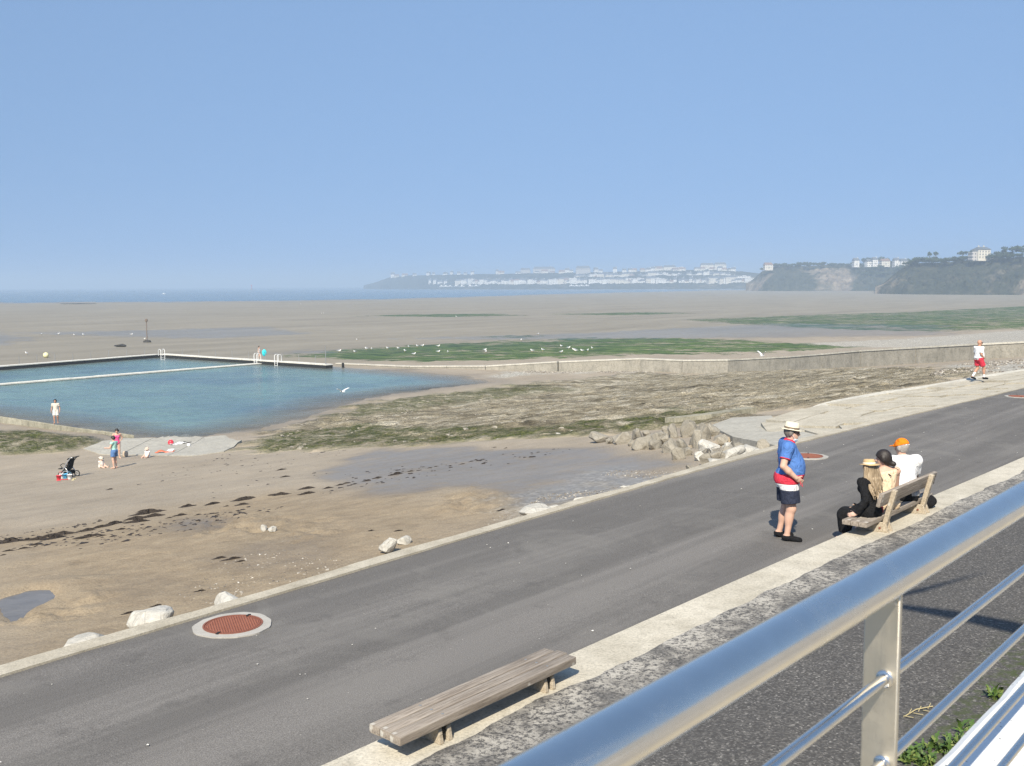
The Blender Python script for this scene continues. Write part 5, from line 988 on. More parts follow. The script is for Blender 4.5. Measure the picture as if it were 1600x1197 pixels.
toddler('toddler in white and pale pink sitting at the ramp edge', 231, 715, (-.3, -.9), cloth('beige_hat', (.66, .52, .42)), WHITEC)
# bather at the pool end carrying a board
JT = dict(STAND); JT.update(knR=(.1, .16, .5), anR=(.1, .2, .085), toR=(.12, .37, .03), knL=(-.1, .0, .5), anL=(-.1, -.2, .12), toL=(-.1, -.05, .03))
q = at_z(405, 560.5, WALLZ); small('bather on the pool end wall carrying a turquoise board', JT, .98, q, (1, -.15), [('swimsuit', lambda g: np.maximum(np.maximum(g.f['torso']-.014, g.plane(g.J['che']+V3(0, 0, .08), (0, 0, 1))), -g.plane(g.J['pel']-V3(0, 0, .1), (0, 0, 1))), cloth('white_suit', (.7, .66, .64)))], SK, .025, 1., True)
e = empty('bodyboard', (q[0]+.72, q[1]-.05, WALLZ+.55), .3); tag(e, 'turquoise board held by the bather on the pool wall', 'bodyboard'); mb = MB(); mb.lathe([(.02, -.04), (.36, -.035), (.38, 0), (.36, .035), (.02, .04)], 20); mb.v = [(x*.8, z, y*1.25+.25) for x, y, z in mb.v]; mb.build('deck', plain('turquoise_foam', (.02, .55, .60), .6), e, True); mb = MB(); mb.tube([(0, -.05, .3), (0, -.1, .35), (0, -.05, .42)], .02, 5); mb.build('leash', BLACK, e)

# ------------------------------------------------------------------ pram and beach things
MAT_ALU = plain('brushed_alu', (.62, .62, .60), .35, .8); MAT_TYRE = plain('tyre_black', (.015, .015, .015), .7)
def pram():
    q = on_ground(106, 745.5); e = empty('pram', q, -.25); tag(e, 'black pram with silver frame on the sand', 'pram'); sc = .95
    def wheel(x, y, r):
        R = Matrix.Rotation(math.pi/2, 3, 'X'); n = 24; mb = MB(); V = []; F_ = []
        for i in range(n):
            a = 2*math.pi*i/n
            for j in range(8): b = 2*math.pi*j/8; rr = r-.025+.025*math.cos(b); V.append((x+rr*math.cos(a), y+.028*math.sin(b), r+rr*math.sin(a)))
        F_ = [(i*8+j, ((i+1) % n)*8+j, ((i+1) % n)*8+(j+1) % 8, i*8+(j+1) % 8) for i in range(n) for j in range(8)]
        o = mesh_obj('tyre', V, F_, MAT_TYRE, None, True); wq = empty('wheel'); wq.parent = e; o.parent = wq
        mb.tube([(x, y-.03, r), (x, y+.03, r)], .03, 10)
        for k in range(6): a = k*math.pi/3; mb.tube([(x, y, r), (x+(r-.04)*math.cos(a), y, r+(r-.04)*math.sin(a))], .012, 6)
        mb.build('rim', MAT_ALU, wq)
    wheel(.34, .26, .165); wheel(.34, -.26, .165); wheel(-.36, .10, .125); wheel(-.36, -.10, .125)
    for y in (-.25, .25): mb = MB(); mb.tube([(-.36, y*.5, .14), (-.1, y*.9, .40), (.22, y, .82), (.40, y, 1.02), (.52, y*.9, 1.04)], [.028, .03, .028, .022, .02], 10); mb.build('frame_tube', MAT_ALU, e, True)
    for y in (-.25, .25): mb = MB(); mb.tube([(.34, y, .165), (.12, y, .45), (.0, y*.95, .55)], .022, 8); mb.build('rear_leg', MAT_ALU, e, True)
    mb = MB(); mb.tube([(.52, -.23, 1.04), (.56, -.12, 1.05), (.56, .12, 1.05), (.52, .23, 1.04)], .026, 10); mb.build('handle', MAT_TYRE, e, True)
    mb = MB(); mb.hexa([(-.16, -.2, .42), (.12, -.2, .38), (.12, .2, .38), (-.16, .2, .42), (-.18, -.19, .50), (.10, -.19, .46), (.10, .19, .46), (-.18, .19, .50)]); bevel(mb.build('seat', BLACK, e), .02, 2)
    mb = MB(); mb.hexa([(.06, -.2, .42), (.16, -.2, .42), (.16, .2, .42), (.06, .2, .42), (.24, -.19, .96), (.32, -.19, .93), (.32, .19, .93), (.24, .19, .96)]); bevel(mb.build('seat_back', BLACK, e), .025, 2)
    mb = MB(); mb.hexa([(-.14, -.19, .17), (.26, -.19, .17), (.26, .19, .17), (-.14, .19, .17), (-.18, -.21, .36), (.28, -.21, .36), (.28, .21, .36), (-.18, .21, .36)]); bevel(mb.build('basket', BLACK, e), .02, 2)
    mb = MB(); V = []; n = 9
    for i in range(n):
        a = math.radians(20+i*13)
        for j in range(9): b = -1+2*j/8; V.append((.33-.17*math.cos(a), b*.21, .86+.15*math.sin(a)*math.sqrt(1-.25*b*b)))
    hood = mesh_obj('hood', V, [(i*9+j, i*9+j+1, (i+1)*9+j+1, (i+1)*9+j) for i in range(n-1) for j in range(8)], BLACK, e, True); sm = hood.modifiers.new('s', 'SOLIDIFY'); sm.thickness = .02
    mb = MB(); mb.tube([(-.15, -.2, .5), (-.26, -.18, .62), (-.28, 0, .66), (-.26, .18, .62), (-.15, .2, .5)], .018, 8); mb.build('bumper_bar', MAT_TYRE, e, True)
    mb = MB(); mb.box((-.33, 0, .42), (.2, .3, .03)); mb.build('footrest', BLACK, e)
    for c in e.children: pass
    e.scale = (sc, sc, sc)
pram()
def toy(name, label, cat, px, py, build):
    q = on_ground(px, py); e = empty(name, q, random.uniform(0, 6)); tag(e, label, cat); build(e)
def bucket(col, hcol):
    def f(e):
        mb = MB(); mb.lathe([(.08, 0), (.085, .02), (.115, .2), (.122, .2), (.122, .215), (.11, .215), (.08, .02), (.01, .02)], 20, close=False); mb.build('pail', col, e, True); mb = MB(); mb.tube([(-.115, 0, .2), (-.09, .05, .3), (0, .07, .34), (.09, .05, .3), (.115, 0, .2)], .008, 6); mb.build('handle', hcol, e, True)
    return f
def spade(col):
    def f(e):
        mb = MB(); mb.tube([(0, 0, .03), (.32, 0, .05)], .014, 8); mb.build('shaft', col, e, True); mb = MB(); mb.hexa([(.3, -.06, .01), (.48, -.045, .01), (.48, .045, .01), (.3, .06, .01), (.3, -.06, .04), (.48, -.045, .025), (.48, .045, .025), (.3, .06, .04)]); mb.build('blade', col, e); mb = MB(); mb.box((0, 0, .03), (.03, .12, .03)); mb.build('grip', col, e)
    return f
def towel(c1, c2, L=1.3, Wd=.6):
    def f(e):
        V = []; n = 16; m_ = 9
        for i in range(n):
            for j in range(m_): x = (i/(n-1)-.5)*L; y = (j/(m_-1)-.5)*Wd; V.append((x, y+.05*math.sin(x*5), .035+.05*float(fbm(x*4+3, y*5, 3, 7))+.07*max(0, math.sin(x*7+y*3))))
        o = mesh_obj('cloth_sheet', V, [(i*m_+j, i*m_+j+1, (i+1)*m_+j+1, (i+1)*m_+j) for i in range(n-1) for j in range(m_-1)], c1, e, True); o.modifiers.new('s', 'SOLIDIFY').thickness = .02
        V2 = [(x, y, z+.02) for (x, y, z) in V]; mesh_obj('stripe', V2, [(i*m_+j, i*m_+j+1, (i+1)*m_+j+1, (i+1)*m_+j) for i in range(2, 5) for j in range(m_-1)], c2, e, True)
    return f
REDP = plain('red_plastic', (.65, .03, .05), .4); BLUP = plain('blue_plastic', (.10, .42, .68), .4); WHP = plain('white_plastic', (.75, .75, .74), .4); YELP = plain('yellow_plastic', (.72, .62, .32), .4); ORC = cloth('coral_cloth', (.78, .20, .10))
toy('bucket', 'red toy bucket lying by the pram wheels', 'bucket', 92, 750, bucket(REDP, WHP)); toy('bucket', 'white toy bucket between red and blue toys by the pram', 'bucket', 97, 747.5, bucket(WHP, REDP)); toy('bucket', 'light blue toy bucket beside the pram', 'bucket', 102, 747.5, bucket(BLUP, WHP)); toy('spade', 'red toy spade on the sand in front of the pram', 'spade', 106, 750, spade(REDP)); toy('spade', 'pale yellow toy spade on the sand beside the toy buckets', 'spade', 116, 749, spade(YELP)); toy('bucket', 'small white toy pail past the blue bucket', 'bucket', 109, 748.5, bucket(WHP, BLUP))
toy('towel', 'crumpled white towel on the concrete ramp beside a red ball', 'towel', 279, 695, towel(WHITEC, cloth('grey_cloth', (.5, .5, .52)), 1.1, .55))
q = on_ground(267, 695.5); e = empty('beach_ball', q); tag(e, 'red ball resting against the white towel on the ramp', 'ball'); mb = MB(); mb.ball((0, 0, .17), .18, 16, 10); mb.build('shell', REDP, e, True); mb = MB(); mb.lathe([(.02, .0), (.02, .012)], 8, (0, 0, .348)); mb.build('valve', WHP, e)
toy('towel', 'coral and white towel spread at the ramp edge beside the toddler', 'towel', 258, 708, towel(ORC, WHITEC, 1.0, .5)); toy('towel', 'white cloth trailing from the coral towel', 'towel', 265, 706.5, towel(WHITEC, WHITEC, .7, .3)); toy('towel', 'dark cloth lying on the ramp beyond the white towel', 'towel', 293, 693, towel(BLACK, NAVY, .5, .25))
q = on_ground(295, 698); e = empty('beach_ball', q); tag(e, 'small white ball alone on the ramp', 'ball'); mb = MB(); mb.ball((0, 0, .10), .11, 14, 9); mb.build('shell', WHP, e, True); mb = MB(); mb.lathe([(.02, .0), (.02, .01)], 8, (0, 0, .208)); mb.build('valve', REDP, e)
q = on_ground(196, 714); mb = MB(); mb.lathe([(.12, 0), (.16, .1), (.15, .28), (.1, .34), (.04, .35)], 12); o = mb.build('sand_mould', plain('tan_plastic', (.45, .36, .26), .6), loc=q); tag(o, 'small brown bag by the pink swimsuit bather', 'bag')

# ------------------------------------------------------------------ gulls
MAT_GULL = plain('gull_white', (.78, .78, .77), .7); MAT_GULLG = plain('gull_grey', (.36, .38, .41), .7); MAT_BEAK = plain('beak_yellow', (.6, .4, .05), .5)
def gull_std():
    e = empty('gull'); mb = MB(); mb.ball((0, 0, .22), (.19, .085, .09), 12, 8); mb.ball((.17, 0, .33), (.062, .05, .055), 10, 7); mb.tube([(.1, 0, .25), (.16, 0, .32)], [.06, .045], 8); mb.build('body', MAT_GULL, e, True)
    mb = MB(); mb.ball((-.06, 0, .25), (.21, .09, .06), 12, 7); mb.hexa([(-.38, -.02, .22), (-.2, -.05, .21), (-.2, .05, .21), (-.38, .02, .22), (-.38, -.02, .235), (-.2, -.05, .25), (-.2, .05, .25), (-.38, .02, .235)]); mb.build('folded_wing', MAT_GULLG, e, True)
    mb = MB(); mb.tube([(.22, 0, .325), (.29, 0, .31)], [.016, .005], 6); mb.build('beak', MAT_BEAK, e)
    for y in (-.03, .03): mb = MB(); mb.tube([(.02, y, .16), (.0, y, 0)], .009, 5); mb.build('leg', MAT_BEAK, e)
    return e
GP = [(430+x/3.02, 480+y/3.02) for x, y in [(455, 203), (375, 217), (303, 213), (580, 200), (630, 193), (612, 213), (655, 228), (670, 190), (695, 188), (770, 190), (770, 217), (815, 218), (990, 208), (994, 216), (1160, 160), (1212, 212), (1262, 208), (1350, 190), (1350, 218), (1385, 198), (1410, 207), (1418, 212), (1448, 212), (1475, 210), (1495, 200), (1240, 132), (855, 47), (530, 200), (430, 202)]]
GP2 = [(x/2.667, 430+y/2.667) for x, y in [(173, 251), (244, 248), (310, 253), (347, 252), (548, 251), (1487, 274), (603, 270), (110, 331), (1253, 122), (1328, 122), (1340, 161), (1348, 160)]]
g0 = None
for i, (x, y) in enumerate(GP+GP2):
    q = on_ground(x, y); 
    if g0 is None: g0 = gull_std(); o = g0
    else: o = copy_tree(g0)
    o.location = q; o.rotation_euler = (0, 0, random.uniform(0, 6.28)); k = 1.25; o.scale = (k, k, k)
    tag(o, 'white gull standing among the dark green weed' if i < len(GP) else 'white gull standing on the bare tidal sand', 'gull', 'gulls on the green weed' if i < len(GP) else 'gulls on the bare sand')
def gull_fly(label, q, rz, up):
    e = empty('flying_gull', q, rz); tag(e, label, 'gull'); mb = MB(); mb.ball((0, 0, 0), (.22, .07, .07), 12, 8); mb.ball((.23, 0, .02), (.06, .045, .05), 8, 6); mb.hexa([(-.36, -.06, -.01), (-.15, -.04, -.02), (-.15, .04, -.02), (-.36, .06, -.01), (-.36, -.06, .01), (-.15, -.04, .03), (-.15, .04, .03), (-.36, .06, .01)]); mb.build('body', MAT_GULL, e, True)
    for s in (1, -1):
        P4 = [(.1, 0, 0), (.06, s*.3, up*.25), (-.06, s*.62, up*.42), (-.14, s*.7, up*.40)]; V = []
        for (x, y, z), c in zip(P4, (.2, .18, .11, .02)): V += [(x+.03, y, z+.01), (x-c, y, z+.005), (x-c, y, z-.005), (x+.03, y, z-.01)]
        mesh_obj('wing', V, [(i*4+j, i*4+(j+1) % 4, (i+1)*4+(j+1) % 4, (i+1)*4+j) for i in range(3) for j in range(4)], MAT_GULL, e)
    mb = MB(); mb.tube([(.28, 0, .015), (.34, 0, .0)], [.014, .004], 6); mb.build('beak', MAT_BEAK, e)
gull_fly('white gull flying in front of the breakwater wall', at_d(1191, 556, 112), .5, 1.2); gull_fly('white gull gliding low over the pool water', at_d(535, 612, 88), 2.4, .7)

# ------------------------------------------------------------------ weeds at the head of the slope
MAT_LEAF = plain('weed_leaf', (.065, .12, .022), .6, 0, .5, 30); MAT_LEAFY = plain('weed_leaf_pale', (.13, .17, .04), .6, 0, .4, 30); MAT_STRAWG = plain('dry_stalk', (.42, .36, .2), .8)
def leaf_mesh(name, L, wd, lob, mat):
    V = []; n = 9
    for i in range(n):
        t = i/(n-1); wv = wd*math.sin(math.pi*min(1, t*.95+.05))**.7*(1+lob*(1 if i % 2 else -1)); z = L*.35*math.sin(t*2.2)
        V += [(t*L, -wv, z+.1*wv), (t*L, 0, z), (t*L, wv, z+.1*wv)]
    me = bpy.data.meshes.new(name); me.from_pydata(V, [], [(i*3+j, i*3+j+1, (i+1)*3+j+1, (i+1)*3+j) for i in range(n-1) for j in range(2)]); me.materials.append(mat); return me
LM = [leaf_mesh('leaf', .062, .0085, .38, MAT_LEAF), leaf_mesh('leaf', .048, .008, .30, MAT_LEAFY), leaf_mesh('leaf', .075, .0075, .42, MAT_LEAF)]
WDS = [(1432, 1186), (1455, 1175), (1478, 1180), (1496, 1168), (1508, 1146), (1445, 1196), (1420, 1192), (1555, 1092)]
for i, (x, y) in enumerate(WDS):
    q = at_z(x, y, .29); e = empty('weed_plant', q); tag(e, 'green jagged-leaved weed growing below the white coping', 'plant', 'weeds below the coping')
    for k in range(22 if i not in (4, 8) else 9): o = bpy.data.objects.new('leaf', LM[(k+i) % 3]); link(o, e); o.rotation_euler = (random.uniform(-.4, .4), random.uniform(-1.0, .0), k*2.4+random.random()); sc = random.uniform(1.1, 2.3); o.scale = (sc, sc, sc); o.location = (random.uniform(-.05, .05), random.uniform(-.05, .05), 0)
q = at_z(1412, 1122, .29); e = empty('dry_stalk', q); tag(e, 'thin dry yellow stalk lying on the coarse asphalt', 'plant'); mb = MB(); mb.tube([(0, 0, .01), (.14, .10, .03), (.30, .16, .03)], .005, 5); mb.build('stem', MAT_STRAWG, e)
for k in range(6): mb = MB(); t = k/6; mb.tube([(.30*t, .16*t, .02), (.30*t+.05, .16*t+.07*(1 if k % 2 else -1), .035)], .0035, 4); mb.build('twig', MAT_STRAWG, e)

# ------------------------------------------------------------------ far coast
def hy(px): return HZ-RO*(px-CX)
m = M('headland_ground', .95, spec=.1); P = m.pos(); a = m.noise(P, .02, 6, .62, .5); b = m.noise(P, .09, 5, .65); cst = m.noise(m.mapv(P, (1, 1, .35)), .05, 6, .68, .6)
nz = m.n('SeparateXYZ'); gm = m.n('NewGeometry'); m.L(gm.outputs['Normal'], nz.inputs[0])
veg = m.ramp(b, [(.3, (.022, .028, .018)), (.55, (.048, .052, .032)), (.75, (.10, .085, .06))]); rockc = m.ramp(cst, [(.3, (.10, .08, .065)), (.5, (.24, .195, .145)), (.7, (.40, .34, .26))])
ta = m.attr('bare'); c = m.mix(m.ramp(m.math('ADD', a, m.math('MULTIPLY', m.math('SUBTRACT', ta, .5), .75)), [(.42, 0), (.58, 1)]), veg, rockc); c = m.mix(.7, c, m.ramp(m.noise(P, .16, 5, .7), [(.3, .5), (.5, 1.), (.72, 1.4)]), 'MULTIPLY'); m.col(c).bump(b, 1., 8.); MAT_HEAD = m.m
def headland(name, label, cols, seed, back=700., noise=1., zb=-9., n=180, bare=None):
    px = np.linspace(cols[0][0], cols[-1][0], n); I = lambda k: np.interp(px, [c[0] for c in cols], [c[k] for c in cols])
    yt, yb, d0, d1 = I(1), I(2), I(3), I(4); yt = yt+(fbm(px*.12, px*0, 4, seed)-.5)*4*noise
    ts = list(np.linspace(0, 1, 22)); X = []; Y = []; Z = []; Bz = []
    rel = (fbm(px*.05, px*0, 4, seed+5)-.5)
    for t in [-.25]+ts+[1.15, 1.6, 2.6]:
        tt = min(max(t, 0), 1); d = d0+(d1-d0)*t*(1+.25*rel) if t <= 1 else d1+(t-1)*back
        zlo = CH-(yb-hy(px))*d0/F; zhi = CH-(yt-hy(px))*d1/F; z = zlo+(zhi-zlo)*(tt**.75)
        j = fbm(px*.22+seed, px*0+t*7, 4, seed+9)-.5; d = d+j*(d1-d0)*.35*noise*(1 if 0 < t < 1 else .2); z = z+(fbm(px*.3, px*0+t*11, 3, seed+3)-.5)*(zhi-zlo)*.10*noise*(0 < t < 1)
        if t < 0: z = np.full(n, zb)
        if t > 1: z = zhi-(t-1)*3
        ph = (px-CX)/F; X.append(ph*d); Y.append(d); Z.append(z); Bz.append((np.interp(px, [q[0] for q in bare], [q[1] for q in bare]) if bare else np.full(n, .3))*(1 if t < .8 else .2))
    o = grid_mesh(name, np.array(X), np.array(Y), np.array(Z), MAT_HEAD, None, dict(bare=np.array(Bz))); tag(o, label, kind='structure'); return o
TOWN = [(570, 446, 446.5, 3400, 3450), (592, 440, 446, 3300, 3400), (612, 433, 446, 3150, 3300), (645, 430.5, 446, 3000, 3150), (720, 429, 446, 2800, 3000), (800, 428, 446, 2600, 2850), (900, 426, 445.5, 2500, 2750), (1000, 424, 445, 2400, 2650), (1100, 421, 444.5, 2350, 2550), (1150, 424, 444, 2300, 2500), (1215, 430, 443.5, 2300, 2500)]
headland('far_headland', 'hazy low headland carrying the distant town', TOWN, 3, 500, .35, -9, 200)
CL2 = [(1165, 444, 445.5, 1620, 1640), (1180, 433, 446, 1580, 1640), (1190, 424, 446.5, 1550, 1620), (1205, 417, 446.5, 1530, 1610), (1240, 416, 446.5, 1500, 1590), (1290, 414, 446.5, 1480, 1570), (1340, 414, 446.5, 1450, 1550), (1390, 412, 446.5, 1430, 1520), (1440, 412, 446.5, 1400, 1500)]
headland('middle_headland', 'wooded headland with a pale quarry face', CL2, 11, 500, .8, -9, 150, [(1165, .6), (1200, .35), (1230, .1), (1258, .3), (1280, .58), (1320, .58), (1345, .15), (1440, .1)])
CL3 = [(1366, 447, 448.5, 1060, 1080), (1380, 441, 448.8, 1040, 1070), (1395, 428, 449, 1020, 1075), (1412, 415, 449, 1000, 1070), (1440, 411, 449, 980, 1050), (1490, 408.5, 449, 950, 1020), (1530, 404.5, 449, 930, 1000), (1570, 403, 449, 910, 970), (1600, 401, 449, 890, 950), (1660, 396, 449, 870, 930), (1800, 388, 450, 800, 880), (2000, 384, 451, 750, 830)]
headland('near_headland', 'dark heath and rock headland with a villa on top', CL3, 23, 400, .9, -9, 200, [(1366, .45), (1420, .2), (1500, .28), (1560, .36), (1600, .50), (1700, .5), (2000, .4)])
# trees and bushes
def crown_mesh(name, seed, shape, n=330):
    rg = random.Random(seed); V = []; Fc = []; lobes = [(Vector((rg.gauss(0, .42)*shape[0], rg.gauss(0, .42)*shape[0], rg.uniform(-.35, .45)*shape[1])), rg.uniform(.35, .6)) for _ in range(9)]
    for i in range(n):
        c, r = lobes[i % 9]; d = Vector((rg.gauss(0, 1), rg.gauss(0, 1), rg.gauss(0, 1))).normalized(); q = c+Vector((d.x*shape[0], d.y*shape[0], d.z*shape[1]))*r*rg.uniform(.55, 1.05)
        u = Vector((rg.gauss(0, 1), rg.gauss(0, 1), rg.gauss(0, 1))).normalized(); v = d.cross(u).normalized(); u = v.cross(d+u*.6).normalized(); s = rg.uniform(.07, .15); k = len(V)
        V += [q-u*s-v*s*.6, q+u*s-v*s, q+u*s*.8+v*s, q-u*s+v*s*.7]; Fc.append((k, k+1, k+2, k+3))
    me = bpy.data.meshes.new(name); me.from_pydata([tuple(q) for q in V], [], Fc); me.materials.append(MAT_TREE); return me
m = M('tree_foliage', .9, spec=.1); nn = m.noise(m.obj(), 3, 3); m.col(m.mix(nn, (.022, .034, .014), (.060, .080, .032))); MAT_TREE = m.m; MAT_TRUNK = plain('tree_bark', (.09, .07, .05), .9)
CM = {'round': [crown_mesh('crown', k, (1., 1.)) for k in range(3)], 'umbrella': [crown_mesh('crown', 10+k, (1.15, .38), 220) for k in range(2)], 'cone': [crown_mesh('crown', 20, (.6, 1.4))]}
tm = MB(); tm.tube([(0, 0, 0), (.02, .01, .5), (-.02, .02, 1.)], [.06, .045, .03], 7); tm.tube([(0, 0, .6), (.18, .05, .95)], [.03, .015], 6); tm.tube([(0, 0, .65), (-.16, -.08, .98)], [.03, .015], 6)
TRM = bpy.data.meshes.new('trunk'); TRM.from_pydata([tuple(q) for q in tm.v], [], tm.f); TRM.materials.append(MAT_TRUNK)
def tree(px, ybase, hpx, wpx, d, kind, label, group, trunk=.35):
    q = at_d(px, ybase, d); k = d/F; h, wd = hpx*k, wpx*k; e = empty('pine_tree' if kind == 'umbrella' else 'tree', q); tag(e, label, 'tree', group)
    o = bpy.data.objects.new('trunk', TRM); link(o, e); o.scale = (h*.55, h*.55, h*(trunk+.25)); o.location = (0, 0, -h*.1)
    o = bpy.data.objects.new('crown', random.choice(CM[kind])); link(o, e); sz = 1.15 if kind != 'umbrella' else .5; o.scale = (wd/2, wd/2, h*(1-trunk)/2*(1.0 if kind == 'round' else (2.2 if kind == 'umbrella' else .75))); o.location = (0, 0, h*(trunk+(1-trunk)*.5)); o.rotation_euler = (0, 0, random.uniform(0, 6))
def topy(cols, x): return float(np.interp(x, [c[0] for c in cols], [c[1] for c in cols]))
def topd(cols, x): return float(np.interp(x, [c[0] for c in cols], [c[4] for c in cols]))
for x, yb, h, wd, kd, lb in [(1452, 409, 17, 7, 'umbrella', 'slim umbrella pine standing left of its twin on the headland'), (1462, 408, 16, 6, 'umbrella', 'slim umbrella pine standing right of its twin on the headland'), (1504, 407, 16, 13, 'umbrella', 'wide umbrella pine beside the villa'), (1517, 406, 16, 10, 'cone', 'dark conifer touching the villa wall'), (1564, 405, 13, 20, 'round', 'dark rounded tree past the villa'), (1590, 402, 21, 28, 'round', 'large dark tree at the high end of the headland'), (1612, 400, 20, 24, 'round', 'large tree beyond the high end of the headland'), (1568, 403, 14, 6, 'umbrella', 'small pine rising behind the dark rounded tree'), (1580, 404, 12, 16, 'round', 'low bushy tree below the large dark tree')]: tree(x, yb, h, wd, topd(CL3, x)-5, kd, lb, 'trees on the near headland', .45 if kd == 'umbrella' else .15)
for i in range(34):
    x = 1418+i*5.2+random.uniform(-2, 2); big = 1.35 if 1425 < x < 1462 else 1.; tree(x, topy(CL3, x)+3, random.uniform(8, 12)*big, random.uniform(12, 18)*big, topd(CL3, x)-random.uniform(0, 18), 'round', 'dark bush in the thicket along the near headland crest', 'bushes on the near headland crest', .05)
for x, h, wd, kd in [(1191, 8, 6, 'umbrella'), (1198, 9, 7, 'umbrella'), (1271, 7, 7, 'round'), (1418, 11, 10, 'umbrella')]: tree(x, topy(CL2, x)+2, h, wd, topd(CL2, x), kd, 'lone tree standing out on the middle headland', 'lone trees on the middle headland', .35)
for i in range(40):
    x = 1206+i*5.0+random.uniform(-2, 2)
    if 1270 < x < 1335 and i % 2: continue
    up = 6 if 1345 < x < 1388 else 0; tree(x, topy(CL2, x)+3-up*.5, random.uniform(6, 10)+up*.6, random.uniform(9, 14), topd(CL2, x)-random.uniform(0, 30)+up*8, 'round', 'hazy green tree along the middle headland crest', 'trees on the middle headland crest', .1)
for i in range(26):
    x = random.uniform(1340, 1440); t = random.random(); tree(x, topy(CL2, x)+6+t*14, random.uniform(5, 8), random.uniform(8, 12), topd(CL2, x)-40-t*30, 'round', 'hazy green tree on the middle headland slope', 'trees on the middle headland slope', .05)
# houses
def far_wall(name, c):
    m = M(name, .85); v = m.n('TexBrick'); v.offset = 0; m.L(m.mapv(m.obj(), (1, 1, 1), (math.pi/2, 0, 0)), v.inputs['Vector']); v.inputs['Scale'].default_value = 1; v.inputs['Mortar Size'].default_value = .9; v.inputs['Brick Width'].default_value = 3.0; v.inputs['Row Height'].default_value = 3.1
    v.inputs['Color1'].default_value = v.inputs['Color2'].default_value = (.09, .10, .11, 1); v.inputs['Mortar'].default_value = (*c, 1); m.col(v.outputs[0]); return m.m
WALLS = [far_wall('white_render', (.72, .71, .68)), far_wall('cream_render', (.64, .60, .52)), far_wall('stone_render', (.44, .42, .40))]; ROOFS = [plain('slate_roof', (.10, .11, .125), .7), plain('tile_roof', (.20, .13, .10), .8), plain('pale_roof', (.5, .5, .5), .8)]
def house_kind(i, wx, wy, h, roof, wm, rm, flat=False):
    e = empty('house'); mb = MB(); mb.box((0, 0, h/2-2), (wx, wy, h+4)); mb.build('wall', wm, e); mb = MB()
    if flat: mb.box((0, 0, h+.3), (wx+.8, wy+.8, .6)); mb.box((wx*.2, 0, h+1.3), (wx*.18, wy*.4, 1.6)); mb.build('roof', rm, e)
    else:
        x, y = wx/2+.5, wy/2+.5; mb.add([(-x, -y, h), (x, -y, h), (x, y, h), (-x, y, h), (-x*.82, 0, h+roof), (x*.82, 0, h+roof), (-x, -y, h+.01), (x, -y, h+.01)], [(0, 1, 5, 4), (2, 3, 4, 5), (0, 4, 3), (1, 2, 5), (3, 2, 1, 0)]); r = mb.build('roof', rm, e)
        mb = MB(); mb.box((x*.6, 0, h+roof), (1.1, .8, 2.4)); mb.build('chimney', wm, r)
    mb = MB(); mb.box((0, -wy/2-.03, 1.1), (1.2, .1, 2.2)); mb.build('door', ROOFS[0], e); return e
KINDS = [house_kind(0, 11, 9, 5.5, 4, WALLS[0], ROOFS[0]), house_kind(1, 9, 8, 7.5, 4.5, WALLS[0], ROOFS[0]), house_kind(2, 14, 9, 6, 4, WALLS[1], ROOFS[1]), house_kind(3, 26, 12, 10, 4, WALLS[1], ROOFS[0]), house_kind(4, 22, 12, 9, 0, WALLS[0], ROOFS[2], True), house_kind(5, 34, 12, 13, 5, WALLS[2], ROOFS[0])]
used = [False]*6
def put_house(kd, px, py, d, label, group, sx=1., sz=1., rz=None):
    o = KINDS[kd] if not used[kd] else copy_tree(KINDS[kd]); used[kd] = True
    KW = ('low white slate-roofed house', 'tall narrow white house', 'cream house with brown tiled roof', 'long cream slate-roofed building', 'white flat-roofed block', 'long grey stone block')
    for w_ in ('small pale building', 'small hazy house', 'pale building'): label = label.replace(w_, KW[kd]) if label.startswith(w_) else label
    o.location = at_d(px, py, d); o.rotation_euler = (0, 0, random.uniform(-.35, .35) if rz is None else rz); o.scale = (sx, 1, sz); tag(o, label, 'house' if kd < 3 else 'building', group)
def town_d(x, t): return float(np.interp(x, [c[0] for c in TOWN], [c[3] for c in TOWN]))*(1-t)+float(np.interp(x, [c[0] for c in TOWN], [c[4] for c in TOWN]))*t
x = 672.
while x < 1180:
    dens = .55 if x < 720 else 1.; kd = random.choice([0, 0, 1, 1, 2, 3, 4]) if x > 720 else random.choice([0, 1])
    if random.random() < dens*.93: put_house(kd, x, 444.6-(x-700)*.0022+random.uniform(-2.6, 0), town_d(x, .08), 'small pale building in the lower town along the far shore', 'lower town buildings', random.uniform(.8, 1.3), random.uniform(.8, 1.25))
    x += random.uniform(3, 6.5) if x > 720 else random.uniform(7, 12)
x = 620.
while x < 1150:
    if random.random() < (.55 if x < 820 else .8): put_house(random.choice([0, 1, 1, 2, 2]), x, topy(TOWN, x)+1.2+random.uniform(-.4, .8), town_d(x, .96), 'small hazy house on the skyline of the far headland', 'skyline houses of the far town', random.uniform(.8, 1.4), random.uniform(.8, 1.2))
    x += random.uniform(6, 15)
x = 900.
while x < 1140:
    put_house(random.choice([0, 1, 2, 3, 4]), x, 436+random.uniform(-3.5, 1.5)-(x-900)*.008, town_d(x, .55), 'pale building on the slope between the lower and upper town', 'mid-slope town buildings', random.uniform(.8, 1.2), random.uniform(.8, 1.1)); x += random.uniform(6, 12)
